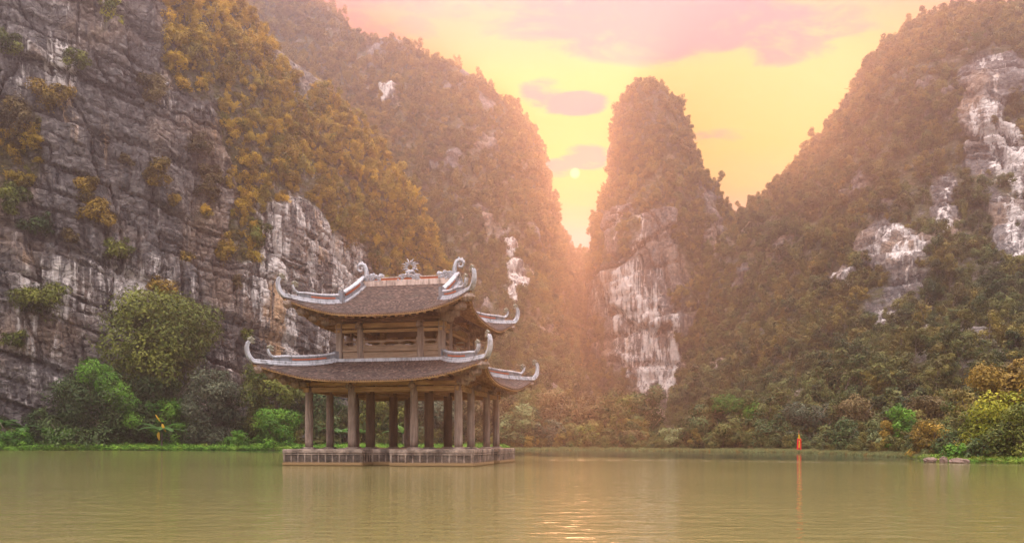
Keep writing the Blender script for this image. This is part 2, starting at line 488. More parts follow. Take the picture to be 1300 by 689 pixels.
M = dict(
    rock=mat_rock(), bark=mat_bark(), ground=mat_ground(), water=mat_water(), tile=mat_tile(),
    plaster=mat_plaster('grey_white_plaster', (.32, .33, .365), (.06, .06, .058), .85), panel=mat_plaster('grey_plaster', (.15, .16, .185), (.05, .05, .05), .85),
    gable=mat_plaster('white_plaster', (.42, .40, .39), (.18, .16, .15), .8),
    ridge_wall=mat_plaster('stained_plaster', (.44, .35, .31), (.13, .10, .085), 1.0),
    red=mat_plain('red_lattice', (.20, .045, .02), (.34, .085, .03), .7, 25),
    wood=mat_wood('weathered_wood', (.065, .048, .038), (.155, .115, .092), (.28, .225, .19)),
    wood_dark=mat_wood('dark_wood', (.035, .022, .014), (.075, .048, .030), (.13, .085, .055)),
    wood_ochre=mat_wood('ochre_wood', (.095, .055, .024), (.25, .15, .065), (.42, .28, .14), axis=0),
    board=mat_wood('panel_wood', (.09, .058, .036), (.20, .135, .09), (.31, .23, .17), axis=0),
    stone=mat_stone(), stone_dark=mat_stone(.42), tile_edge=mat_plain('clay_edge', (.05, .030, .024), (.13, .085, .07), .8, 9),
    bronze=mat_plain('mossy_plaster', (.09, .085, .06), (.22, .21, .165), .7, 9),
    leaf_forest=mat_leaf('forest_leaves', (.014, .024, .009), (.048, .066, .020), (.130, .140, .040), dry=(.20, .128, .024)),
    leaf_olive=mat_leaf('olive_leaves', (.030, .044, .010), (.105, .125, .022), (.24, .24, .045)),
    leaf_dark=mat_leaf('dark_leaves', (.020, .036, .013), (.056, .090, .030), (.145, .195, .065)),
    leaf_grey=mat_leaf('grey_green_leaves', (.026, .034, .020), (.076, .090, .052), (.19, .205, .13)),
    leaf_bright=mat_leaf('bright_leaves', (.030, .080, .012), (.085, .20, .020), (.19, .34, .04), dry=(.2, .17, .03)),
    leaf_ochre=mat_leaf('ochre_leaves', (.075, .055, .014), (.22, .145, .026), (.40, .26, .04)),
    leaf_rust=mat_leaf('rust_leaves', (.045, .034, .014), (.125, .092, .036), (.23, .175, .07)),
    leaf_yellow=mat_leaf('yellow_leaves', (.06, .08, .01), (.20, .22, .02), (.50, .42, .04)),
    leaf_pale=mat_leaf('pale_leaves', (.06, .075, .030), (.16, .19, .075), (.30, .33, .16)),
    banana=mat_leaf('banana_leaves', (.03, .07, .018), (.07, .16, .03), (.16, .28, .06), translucent=.45, gloss=.4),
    banana_yellow=mat_leaf('yellow_banana_leaves', (.40, .22, .02), (.62, .36, .03), (.75, .50, .06), translucent=.4, gloss=.3),
    cloth_red=mat_plain('red_cloth', (.55, .010, .015), (.72, .025, .03), .8, 3),
    cloth_yellow=mat_plain('yellow_cloth', (.70, .42, .02), (.80, .52, .05), .8, 3),
    roofing=mat_plain('grey_roofing', (.05, .047, .043), (.10, .09, .085), .8, 3),
    wall=mat_plain('limewash', (.06, .052, .042), (.10, .09, .075), .9, 2),
)

# ------------------------------------------------------------------ lake, ground
def px_pt(px, D): return ((px - 650.0) / F * D, D)
SHORE = [px_pt(*a) for a in [(-1200, 70), (-300, 122), (-100, 131), (0, 133), (90, 132), (180, 133), (270, 132), (360, 134), (500, 140), (600, 141), (650, 137), (700, 133), (760, 127), (830, 117),
                             (880, 109), (940, 103), (1040, 92), (1100, 73), (1150, 67), (1168, 58), (1185, 51), (1230, 48.5), (1300, 46), (1500, 38), (2500, 18)]]
LAKE = np.array(SHORE + [(60, -120), (-260, -120)])

def shore_dist(X, Y):
    """signed distance to the shoreline, positive on land"""
    P = np.stack([X, Y], -1); n = len(LAKE); best = np.full(len(P), 1e9); inside = np.zeros(len(P), bool)
    for i in range(n):
        a = LAKE[i]; b = LAKE[(i + 1) % n]; ab = b - a
        t = np.clip(((P - a) @ ab) / (ab @ ab), 0, 1)
        best = np.minimum(best, np.linalg.norm(P - (a + t[:, None] * ab), axis=1))
        cond = ((a[1] > P[:, 1]) != (b[1] > P[:, 1])) & (P[:, 0] < (b[0] - a[0]) * (P[:, 1] - a[1]) / (b[1] - a[1] + 1e-9) + a[0])
        inside ^= cond
    return np.where(inside, -best, best)

def ground_z(X, Y):
    X = np.atleast_1d(np.asarray(X, float)); Y = np.atleast_1d(np.asarray(Y, float))
    P = np.stack([X, Y, X * 0], -1)
    d = shore_dist(X, Y) + fbm(P * .12, 3, 5) * 1.6
    land = .05 + np.minimum(d, 3) * .05 + np.clip(d - 3, 0, 130) * .055 + fbm(P * .3, 3, 9) * .12 * np.clip(d / 3, 0, 1)
    return np.where(d > 0, land, np.maximum(d * .35, -2.0))

gx = np.unique(np.concatenate([np.linspace(-505, -220, 14), np.linspace(-220, 220, 300), np.linspace(220, 505, 14)]))
gy = np.unique(np.concatenate([np.linspace(-126, -60, 14), np.linspace(-60, 260, 220), np.linspace(260, 494, 14)]))
GX, GY = np.meshgrid(gx, gy, indexing='ij')
gz = ground_z(GX.ravel(), GY.ravel())
me = quad_mesh('ground', np.stack([GX.ravel(), GY.ravel(), gz], -1), grid_quads(len(gx), len(gy)), M['ground'], True)
tag(link(bpy.data.objects.new('ground', me)), 'low earth banks around the lake', 'ground', kind='structure')
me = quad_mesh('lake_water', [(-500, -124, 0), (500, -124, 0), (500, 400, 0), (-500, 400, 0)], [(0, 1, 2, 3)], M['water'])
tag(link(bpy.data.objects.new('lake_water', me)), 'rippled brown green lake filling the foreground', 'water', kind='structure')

# ------------------------------------------------------------------ mountains
def smooth_interp(u, xs, ys):
    """monotone-ish cubic through control points"""
    xs = np.asarray(xs, float); ys = np.asarray(ys, float)
    d = np.gradient(ys, xs); i = np.clip(np.searchsorted(xs, u) - 1, 0, len(xs) - 2)
    h = xs[i + 1] - xs[i]; t = (u - xs[i]) / h
    return (2 * t**3 - 3 * t**2 + 1) * ys[i] + (t**3 - 2 * t**2 + t) * h * d[i] + (-2 * t**3 + 3 * t**2) * ys[i + 1] + (t**3 - t**2) * h * d[i + 1]

def vert_normals(V, nu, nv, wrap=False):
    G = V.reshape(nu, nv, 3)
    du = (np.roll(G, -1, 0) - np.roll(G, 1, 0)) if wrap else np.gradient(G, axis=0)
    dv = np.gradient(G, axis=1)
    N = np.cross(du, dv); N /= np.linalg.norm(N, axis=2, keepdims=True) + 1e-9
    return N.reshape(-1, 3)

def rock_detail(V, N, seed, strata, bed, blk, amp, wgt):
    """bedding ledges and vertical joints: blocks of uneven size pushed in and out along the normal; also a tone per block"""
    along = V[:, 0] * .8 + V[:, 1] * .6
    warp = fbm(V * .022, 3, seed) * 3.0
    q = V[:, 2] + strata * along + warp
    out = np.zeros(len(V)); tone = np.zeros(len(V))
    P2 = V * np.array([1.0, 1.0, .12])
    fl_ = 1.0 if seed == 3 else .45
    out += fl_ * 1.5 * fbm(P2 * .20, 4, seed + 41, .55, True) + fl_ * .9 * fbm(P2 * .55, 3, seed + 43, .5, True)     # vertical flutes
    for lvl, (bh, bw, a) in enumerate(((bed * 4.2, blk * 1.7, 1.3), (bed * 1.55, blk * .85, .75), (bed * .55, blk * .40, .26))):
        qq = q / bh + fbm(V * .012, 2, seed + 31) * 1.0 + fbm(V * .09, 2, seed + 33) * .12
        qq = qq + .28 * np.sin(qq * 2.1 + seed)                                        # beds of uneven thickness
        k = np.floor(qq); fq = qq - k
        off = hash_u(k, k * 0, k * 0, seed + 5 + lvl) * 9
        w = bw * (.45 + 1.1 * hash_u(k, k * 0 + 3, k * 0, seed + 7 + lvl))
        s = along / w + off + fbm(V * np.array([.10, .10, .05]), 2, seed + 77 + lvl) * .5 + V[:, 2] * .02
        j = np.floor(s); fs = s - j
        b = hash_u(k, j, j * 0, seed + 11 + lvl)
        kb = hash_u(k, j, j * 0 + 8, seed + 18 + lvl) > (.15, .35, .5)[lvl]            # some beds and joints are closed here
        keep = hash_u(k, j, j * 0 + 5, seed + 17 + lvl) > .3
        ev = np.minimum(fq, 1 - fq) * bh; eh = np.minimum(fs, 1 - fs) * w * 1.2
        edge = np.minimum(np.where(kb, ev, 9), np.where(keep, eh, 9))
        groove = np.clip(1 - edge / (.05 * bh + .16), 0, 1)
        ledge = (hash_u(k, k * 0 + 9, k * 0, seed + 13 + lvl) - .4) * (.8, .35, .1)[lvl]
        tilt = (fs - .5) * (hash_u(k, j, j * 0 + 2, seed + 19 + lvl) - .5) * 1.4
        out += a * ((b - .4) * 1.2 + ledge + tilt * .8 - groove * 1.25)
        tone += (b - .5) * (.8, .8, .4)[lvl]
    return out * amp * wgt, tone

def ellipse_mask(px, py, items):
    m = np.zeros(len(px))
    for (cx, cy, rx, ry, w) in items:
        r2 = ((px - cx) / rx) ** 2 + ((py - cy) / ry) ** 2
        m = np.maximum(m, w * np.clip(1.6 - r2 * 1.1, 0, 1))
    return m

def project(V):
    D = np.maximum(V[:, 1], 1.0)
    return 650 + F * V[:, 0] / D, YH - F * (V[:, 2] - H) / D

FOREST = []           # (positions, normals, size range, dry and sunlit tint, seed) gathered per mountain

def finish_mountain(name, V, nu, nv, seed, rock, pale, ochre, veg, label, strata, bed, blk, amp, lump, crest_w, wrap=False, smooth=False):
    """displace the lofted surface, store masks, link the object; returns the final vertices and masks"""
    N = vert_normals(V, nu, nv, wrap)
    fm = np.ones(nv)
    V = V + N * (fbm(V * .018, 4, seed) * lump + fbm(V * .07, 3, seed + 3) * lump * .28)[:, None] * crest_w[:, None]
    px, py = project(V)
    rk = ellipse_mask(px, py, rock) if rock is not None else np.zeros(len(V))
    vg = ellipse_mask(px, py, veg) if veg else np.zeros(len(V))
    n = fbm(V * np.array([.09, .09, .05]), 4, seed + 21)
    rkm = np.clip((rk + n * 1.5 - .42) * 4, 0, 1) if rock is not None else np.ones(len(V))
    vgm = np.clip((vg + n * .55 - .5) * 4, 0, 1)
    vegm = np.clip(np.maximum(1 - rkm, vgm), 0, 1)
    N = vert_normals(V, nu, nv, wrap)
    dsp, tone = rock_detail(V, N, seed, strata, bed, blk, amp, .25 + .75 * (1 - vegm))
    V = V + N * dsp[:, None] * crest_w[:, None]
    pl = np.clip(ellipse_mask(px, py, pale), 0, 1) * np.clip(.85 + 1.5 * fbm(V * np.array([.16, .16, .07]), 4, seed + 61), 0, 1.15); oc = np.clip(ellipse_mask(px, py, ochre), 0, 1)
    me = quad_mesh(name, V, grid_quads(nu, nv, wrap), M['rock'], smooth, dict(pale=('POINT', pl), ochre=('POINT', oc), tone=('POINT', tone), veg=('POINT', vegm)))
    o = link(bpy.data.objects.new(name, me)); tag(o, label, 'mountain', kind='structure')
    return o, V, N, vegm

def loft(cols, prof, nu, nv, nback=26):
    """cols: (base px, base D, crest px, crest py, crest D, back depth); prof: height share -> depth share"""
    cols = np.array(cols, float); cols[:, 3] += np.where(cols[:, 4] > 240, 13, 6); k = np.arange(len(cols)); u = np.linspace(0, len(cols) - 1, nu)
    bp, bd, cp, cy, cd, bk = [smooth_interp(u, k, cols[:, i]) for i in range(6)]
    base = np.stack([(bp - 650) / F * bd, bd, np.full(nu, -2.0)], -1)
    crest = np.stack([(cp - 650) / F * cd, cd, H + (YH - cy) / F * cd], -1)
    v = np.linspace(0, 1, nv); g = np.interp(v, *prof); g = np.convolve(np.pad(g, 6, mode='reflect', reflect_type='odd'), np.ones(13) / 13, 'valid')
    xy = base[:, None, :2] + (crest - base)[:, None, :2] * g[None, :, None]
    z = base[:, None, 2] + (crest - base)[:, None, 2] * v[None, :]
    Fr = np.concatenate([xy, z[..., None]], -1)
    b = np.linspace(0, 1, nback + 1)[1:]
    outw = (crest - base)[:, :2]; outw /= np.linalg.norm(outw, axis=1, keepdims=True)
    bx = crest[:, None, :2] + outw[:, None, :] * bk[:, None, None] * b[None, :, None]
    bz = crest[:, None, 2] * (1 - b[None, :] ** 1.6) - 2.0 * b[None, :]
    Bk = np.concatenate([bx, bz[..., None]], -1)
    G = np.concatenate([Fr, Bk], 1)
    cw = np.concatenate([np.clip(.35 + 3 * np.abs(1 - v), 0, 1), np.clip(.35 + 3 * b, 0, 1)])
    return G.reshape(-1, 3), nu, nv + nback, np.tile(cw, nu)

def scatter(V, N, veg, nu, nv, wrap, spacing, seed, thr=.35, front_only=True):
    """random points on the wooded part of a mountain, about one per spacing^2"""
    rng = np.random.default_rng(seed)
    Q = grid_quads(nu, nv, wrap)
    A = V[Q[:, 0]]; B = V[Q[:, 1]]; C = V[Q[:, 2]]; Dd = V[Q[:, 3]]
    area = np.linalg.norm(np.cross(C - A, Dd - B), axis=1) * .5
    w = np.clip(veg[Q].mean(1), 0, 1); w = np.where(w > thr, w, 0) * area
    n = int(w.sum() / spacing ** 2)
    idx = rng.choice(len(Q), n, p=w / w.sum())
    a = rng.random((n, 1)); b = rng.random((n, 1))
    P = A[idx] * (1 - a) * (1 - b) + B[idx] * a * (1 - b) + C[idx] * a * b + Dd[idx] * (1 - a) * b
    Nn = N[Q[idx, 0]]
    px, py = project(P)
    keep = (px > -140) & (px < 1440) & (py > -160) & (P[:, 2] > .5)
    return P[keep], Nn[keep]

# left-hand cliff beside the lake
V, nu, nv, cw = loft([(-330, 138, -330, -520, 150, 60), (-120, 142, -140, -460, 158, 60), (20, 146, 20, -380, 166, 60), (130, 150, 140, -250, 172, 60), (220, 156, 230, -110, 184, 60),
                      (290, 162, 288, -28, 194, 60), (330, 166, 322, 34, 202, 60), (365, 172, 372, 76, 210, 60), (405, 182, 422, 112, 216, 60), (440, 190, 462, 152, 224, 60), (480, 205, 496, 205, 230, 60),
                      (520, 220, 530, 256, 238, 60), (555, 232, 562, 322, 246, 60), (590, 246, 596, 400, 256, 60), (625, 262, 630, 490, 270, 60), (655, 276, 660, 556, 284, 60)],
                     ([0, .06, .3, .62, .8, 1], [0, .06, .14, .34, .55, 1]), 900, 480)
LEFT = finish_mountain('mountain', V, nu, nv, 3, None,
    [(388, 335, 70, 115, 2.2), (130, 370, 110, 48, .85), (60, 420, 70, 40, .45), (240, 110, 50, 40, .35), (60, 90, 50, 40, .5), (20, 480, 60, 30, .2)],
    [(345, 410, 16, 60, .9), (405, 300, 40, 40, .35), (60, 320, 70, 20, .35), (200, 150, 120, 80, .25)],
    [(275, 60, 70, 70, 1.0), (330, 150, 60, 75, 1.0), (400, 190, 75, 75, 1.0), (470, 245, 70, 70, 1.0), (520, 310, 60, 60, 1.0), (560, 390, 60, 80, 1.), (610, 480, 60, 90, 1.), (345, 225, 50, 35, 1.),
     (240, -30, 60, 60, .8), (310, 290, 22, 50, .75), (20, 190, 40, 70, .7), (250, 235, 34, 60, .5), (60, 250, 60, 40, .45), (120, 20, 26, 40, .55)],
    'grey limestone cliff with slanting ledges and ochre scrub beside the lake', .30, 1.9, 4.2, .95, 5.0, cw)
P, Nn = scatter(LEFT[1], LEFT[2], LEFT[3], nu, nv, False, 1.9, 11)
FOREST.append(('left', P, Nn, (2.1, 5.6)))

# wooded mountain behind it
V, nu, nv, cw = loft([(120, 300, 100, 60, 420, 60), (230, 290, 220, 20, 410, 60), (330, 270, 320, -20, 400, 60), (420, 250, 412, -6, 395, 60), (455, 235, 440, 24, 390, 50), (490, 222, 466, 40, 388, 50),
                      (520, 210, 500, 35, 386, 50), (548, 200, 540, 62, 384, 50), (572, 190, 574, 70, 382, 50), (600, 178, 622, 102, 378, 50), (625, 168, 657, 130, 374, 50), (650, 160, 682, 166, 370, 50),
                      (672, 156, 691, 222, 366, 50), (695, 154, 704, 258, 364, 50), (722, 190, 718, 304, 366, 50), (758, 290, 745, 316, 374, 50), (800, 345, 790, 330, 384, 50), (860, 350, 850, 350, 390, 50)],
                     ([0, .12, .3, .5, .8, 1], [0, .22, .45, .62, .82, 1]), 460, 250)
WOOD = finish_mountain('mountain', V, nu, nv, 41, [(657, 362, 13, 30, 1.3), (491, 122, 7, 9, 1.6), (385, 118, 8, 14, .9), (650, 318, 8, 10, 1.0), (575, 210, 20, 14, .55)],
    [(657, 362, 22, 40, 1.2), (491, 122, 12, 14, 1.4), (650, 318, 12, 14, 1)], [(672, 355, 10, 20, .6)], None,
    'steep wooded mountain rising behind the pavilion', -.1, 6.0, 9.0, 1.6, 8.0, cw)
P, Nn = scatter(WOOD[1], WOOD[2], WOOD[3], nu, nv, False, 2.5, 12)
FOREST.append(('wood', P, Nn, (2.6, 6.6)))

# the narrow peak in the middle
prof = np.array([  # row, left column, right column
    (114, 809, 822), (117, 803, 834), (124, 798, 842), (138, 791, 850), (165, 785, 861), (212, 777, 876), (250, 768, 895), (280, 758, 910), (310, 750, 922), (360, 742, 936), (440, 738, 946), (520, 730, 960), (566, 720, 975)], float)
DC = 330.0; nz, nt = 300, 420
rows = np.linspace(0, 1, nz)
yy = np.interp(rows, np.linspace(0, 1, len(prof)), prof[:, 0]); le = np.interp(yy, prof[:, 0], prof[:, 1]) + 3; ri = np.interp(yy, prof[:, 0], prof[:, 2]) - 4
cx = ((le + ri) / 2 - 650) / F * DC; hw = (ri - le) / 2 / F * DC; zz = H + (YH - yy) / F * DC
hw = np.concatenate([[.05], hw]); cx = np.concatenate([[cx[0]], cx]); zz = np.concatenate([[zz[0] + .6], zz]); nz += 1
th = np.linspace(0, 2 * np.pi, nt, endpoint=False)
ct, st = np.cos(th), np.sin(th)
sx = np.sign(ct) * np.abs(ct) ** .85; sy = np.sign(st) * np.abs(st) ** .85
V = np.stack([cx[None] + hw[None] * sx[:, None], DC + (hw[None] * 1.15 + 2) * sy[:, None], np.broadcast_to(zz[None] - 2 * np.linspace(0, 1, nz)[None] ** 8, (nt, nz))], -1)
V = V[:, ::-1].reshape(-1, 3)
cw = np.tile(np.clip((zz[::-1].max() - zz[::-1]) / 14, .25, 1), nt)
PEAK = finish_mountain('mountain', V, nt, nz, 77, [(800, 300, 42, 42, 1.15), (850, 300, 40, 40, .95), (800, 370, 50, 50, 1.4), (815, 430, 42, 55, 1.4), (840, 480, 36, 50, 1.2), (850, 530, 20, 40, 1.3), (870, 385, 36, 40, .75), (905, 452, 14, 14, 1.3)],
    [(800, 290, 22, 30, .75), (790, 370, 30, 36, 1.1), (812, 440, 34, 60, 1.2), (848, 440, 16, 60, .9), (848, 520, 16, 50, 1.2), (815, 360, 30, 30, .9), (905, 452, 16, 14, 1.3), (875, 380, 14, 16, .6)],
    [(830, 330, 30, 20, .3)], None, 'narrow steep peak with a white scarred rock face', .06, 5.0, 7.0, 1.5, 5.0, cw, True)
P, Nn = scatter(PEAK[1], PEAK[2], PEAK[3], nt, nz, True, 2.2, 13)
k = P[:, 1] < DC + 12
FOREST.append(('peak', P[k], Nn[k], (2.2, 5.6)))

# right-hand mountain
V, nu, nv, cw = loft([(700, 262, 800, 535, 300, 110), (760, 240, 850, 515, 305, 110), (810, 215, 895, 400, 320, 110), (845, 186, 922, 270, 335, 110), (880, 158, 946, 260, 330, 110), (925, 136, 972, 240, 325, 110), (965, 124, 1002, 208, 320, 110), (1005, 114, 1036, 172, 315, 110),
                      (1045, 106, 1066, 136, 310, 110), (1080, 100, 1088, 92, 305, 110), (1115, 96, 1104, 74, 300, 110), (1150, 92, 1132, 48, 295, 110), (1185, 88, 1172, 22, 290, 110), (1225, 84, 1218, 9, 282, 110), (1270, 80, 1258, 5, 276, 110),
                      (1330, 76, 1320, 4, 270, 110), (1410, 74, 1420, -20, 262, 110), (1540, 70, 1560, -70, 250, 110), (1760, 66, 1760, -120, 235, 110)],
                     ([0, .08, .2, .36, .5, .72, .86, 1], [0, .2, .40, .56, .64, .72, .82, 1]), 560, 300)
RIGHT = finish_mountain('mountain', V, nu, nv, 91, [(1140, 318, 45, 30, 1.3), (1122, 400, 24, 14, 1.2), (1200, 270, 20, 56, .9), (1245, 170, 34, 56, .95), (1276, 222, 36, 66, 1.1), (1265, 100, 44, 30, 1.0), (1290, 300, 30, 40, 1.1), (1160, 360, 40, 30, .7), (1075, 352, 16, 8, .9), (1345, 220, 42, 100, .9)],
    [(1145, 312, 36, 26, .95), (1124, 400, 18, 12, 1.1), (1200, 270, 10, 50, .9), (1280, 210, 26, 50, 1.0), (1255, 160, 26, 26, .8), (1262, 88, 16, 12, 1.0), (1290, 305, 14, 40, .9), (1075, 352, 20, 8, 1)],
    [(1250, 250, 26, 50, .3)], None, 'broad wooded mountain with pale cliffs on the far right', .10, 5.0, 7.5, 1.5, 7.0, cw)
P, Nn = scatter(RIGHT[1], RIGHT[2], RIGHT[3], nu, nv, False, 2.15, 14)
FOREST.append(('right', P, Nn, (2.2, 6.2)))

# ------------------------------------------------------------------ foliage
def leaf_cloud(centres, radii, n, size, rng, squash=.85, inner=.55, droop=.0, tint_amp=.35):
    """leaf-sized quads spread through a set of lobes; returns vertices, quads and a tint per face"""
    centres = np.asarray(centres, float); radii = np.asarray(radii, float)
    if radii.ndim == 1: radii = np.stack([radii, radii, radii * squash], -1)
    w = radii.prod(1) ** (2 / 3); li = rng.choice(len(centres), n, p=w / w.sum())
    d = rng.normal(size=(n, 3)); d[:, 2] += .25; d /= np.linalg.norm(d, axis=1, keepdims=True)
    r = (inner + (1 - inner) * rng.random(n) ** .6) * (1 + .12 * rng.normal(size=n))
    P = centres[li] + d * radii[li] * r[:, None]
    sc_ = np.median(radii[:, 0]); nz = fbm(P / sc_ * 1.5 + rng.random(3) * 50, 3, 7)
    P = P + d * (radii[li] * np.clip(nz, -.6, .8)[:, None] * .55)
    kp = (nz > -.20) | (rng.random(n) < .25); P, d, li = P[kp], d[kp], li[kp]; n = len(P)
    nrm = d * 1.1 + rng.normal(size=(n, 3)) * .42 + np.array([0, 0, .40]); nrm /= np.linalg.norm(nrm, axis=1, keepdims=True)
    t = np.cross(nrm, rng.normal(size=(n, 3))); t[:, 2] -= droop; t -= nrm * (t * nrm).sum(1, keepdims=True); t /= np.linalg.norm(t, axis=1, keepdims=True) + 1e-9
    b = np.cross(nrm, t)
    s = size * (.65 + .7 * rng.random(n))[:, None]
    V = np.stack([P - t * s, P + b * s * .48 - t * s * .1, P + t * s, P - b * s * .48 - t * s * .1], 1).reshape(-1, 3)
    Q = np.arange(n * 4).reshape(-1, 4)
    lt = rng.random(len(centres))
    tint = np.clip(.5 + (lt[li] - .5) * tint_amp * 2 + rng.normal(size=n) * .16, 0, 1)
    return V, Q, tint

def crown_lobes(rng, k, rx, rz, low=False):
    """lobes filling an egg of half width rx and half height rz, centred on the origin"""
    C = []; Rr = []
    for i in range(k):
        a = rng.random() * 2 * np.pi; zz = rng.uniform(-.65, .95); rad = math.sqrt(max(0, 1 - zz * zz * .8)) * rng.uniform(.35, .85)
        C.append((math.cos(a) * rad * rx, math.sin(a) * rad * rx, zz * rz * .8))
        q = rng.uniform(.26, .46) * min(rx, rz * 1.2)
        Rr.append((q, q, q * .8))
    if low:
        for i in range(k // 2):
            a = i * 2.399; q = rng.uniform(.26, .40) * min(rx, rz * 1.2); rad = rng.uniform(.45, .80) * rx
            C.append((math.cos(a) * rad, math.sin(a) * rad, -rz * rng.uniform(.45, .95))); Rr.append((q, q, q * .8))
    C.append((0, 0, 0)); Rr.append((rx * .55, rx * .55, rz * .6))
    return np.array(C), np.array(Rr)

forest_kinds = bpy.data.collections.new('forest_kinds')
def forest_kind(i, seed, k, rx, rz, n, leaf, mat, col, trunk=True):
    rng = np.random.default_rng(seed)
    C, Rr = crown_lobes(rng, k, rx, rz); C[:, 2] += rz * .9
    V, Q, t = leaf_cloud(C, Rr, n, leaf, rng)
    o = bpy.data.objects.new('k%02d' % i, quad_mesh('k%02d' % i, V, Q, mat, False, dict(tint=('FACE', t))))
    col.objects.link(o)
for i, (k, rx, rz) in enumerate([(9, .5, .42), (11, .5, .55), (7, .42, .62), (12, .6, .38), (8, .46, .5), (10, .55, .45)]):
    forest_kind(i, 100 + i, k, rx, rz, 1350, .042, M['leaf_forest'], forest_kinds)

def tall_kind(i, seed, mat, col):
    """a taller tree: crown in tiers on a pale visible stem"""
    rng = np.random.default_rng(seed)
    C = []; Rr = []
    for q in range(7):
        a = rng.random() * 6.283; z = .55 + .75 * q / 6; rad = .26 * (1.15 - q / 8)
        C.append((math.cos(a) * rad, math.sin(a) * rad, z)); r = rng.uniform(.13, .22); Rr.append((r, r, r * .6))
    V, Q, t = leaf_cloud(np.array(C), np.array(Rr), 1100, .039, rng)
    mb = MB(); mb.tube([Vector((0, 0, -.2)), Vector((.02, .01, .5)), Vector((0, 0, 1.15))], [.022, .018, .008], 4)
    for c in C: mb.tube([Vector((0, 0, c[2] - .18)), Vector(c)], [.012, .006], 3)
    quads = [f for f in mb.f if len(f) == 4]; n0 = len(V)
    V = np.concatenate([V, np.array(mb.v)]); Q = np.concatenate([Q, np.array(quads) + n0]); t = np.concatenate([t, np.full(len(quads), .5)])
    me = quad_mesh('k%02d' % i, V, Q, mat, False, dict(tint=('FACE', t))); me.materials.append(M['bark'])
    me.polygons.foreach_set('material_index', np.concatenate([np.zeros(len(Q) - len(quads)), np.ones(len(quads))]).astype(np.int32))
    col.objects.link(bpy.data.objects.new('k%02d' % i, me))
def plume_kind(i, seed, mat, col):
    """a clump of arching feathery stems"""
    rng = np.random.default_rng(seed); P = []; T = []
    for q in range(16):
        a = rng.random() * 6.283; L = rng.uniform(.6, 1.1); b = rng.uniform(.15, .45)
        for w in range(70):
            u = .25 + .75 * w / 69
            P.append((math.cos(a) * b * u * u + rng.normal() * .03, math.sin(a) * b * u * u + rng.normal() * .03, L * (u - .25 * u ** 4) + rng.normal() * .03)); T.append(.35 + .5 * u + rng.normal() * .12)
    P = np.array(P); n = len(P); d = rng.normal(size=(n, 3)); d[:, 2] -= .5; d /= np.linalg.norm(d, axis=1, keepdims=True); b = np.cross(d, rng.normal(size=(n, 3))); b /= np.linalg.norm(b, axis=1, keepdims=True)
    s_ = rng.uniform(.026, .052, (n, 1))
    V = np.stack([P - d * s_, P + b * s_ * .3, P + d * s_, P - b * s_ * .3], 1).reshape(-1, 3)
    col.objects.link(bpy.data.objects.new('k%02d' % i, quad_mesh('k%02d' % i, V, np.arange(n * 4).reshape(-1, 4), mat, False, dict(tint=('FACE', np.clip(T, 0, 1))))))
tall_kind(6, 206, M['leaf_forest'], forest_kinds); tall_kind(7, 207, M['leaf_forest'], forest_kinds)
plume_kind(8, 208, M['leaf_forest'], forest_kinds); plume_kind(9, 209, M['leaf_forest'], forest_kinds)

M['leaf_gold'] = mat_leaf('golden_forest_leaves', (.022, .032, .009), (.085, .098, .020), (.21, .20, .04), dry=(.42, .25, .020), translucent=.3)  # golden copy: warm sunset light put into the left cliff's leaf colour
gold_kinds = bpy.data.collections.new('gold_kinds')
for o in list(forest_kinds.objects):
    c = o.copy(); c.data = o.data.copy(); c.name = 'gold_' + o.name; c.data.materials[0] = M['leaf_gold']; gold_kinds.objects.link(c)

def instance_group(name, col, kinds):
    ng = bpy.data.node_groups.new(name, 'GeometryNodeTree')
    ng.interface.new_socket('Geometry', in_out='INPUT', socket_type='NodeSocketGeometry')
    ng.interface.new_socket('Geometry', in_out='OUTPUT', socket_type='NodeSocketGeometry')
    n = ng.nodes; l = ng.links
    gi = n.new('NodeGroupInput'); go = n.new('NodeGroupOutput'); ip = n.new('GeometryNodeInstanceOnPoints')
    ci = n.new('GeometryNodeCollectionInfo'); ci.inputs['Collection'].default_value = col
    ci.inputs['Separate Children'].default_value = True; ci.inputs['Reset Children'].default_value = True
    def na(nm, ty):
        a = n.new('GeometryNodeInputNamedAttribute'); a.data_type = ty; a.inputs[0].default_value = nm
        return a.outputs[0]
    l.new(gi.outputs[0], ip.inputs['Points']); l.new(ci.outputs[0], ip.inputs['Instance'])
    ip.inputs['Pick Instance'].default_value = True
    l.new(na('pick', 'INT'), ip.inputs['Instance Index'])
    l.new(na('turn', 'FLOAT_VECTOR'), ip.inputs['Rotation']); l.new(na('size', 'FLOAT_VECTOR'), ip.inputs['Scale'])
    l.new(ip.outputs[0], go.inputs[0])
    return ng

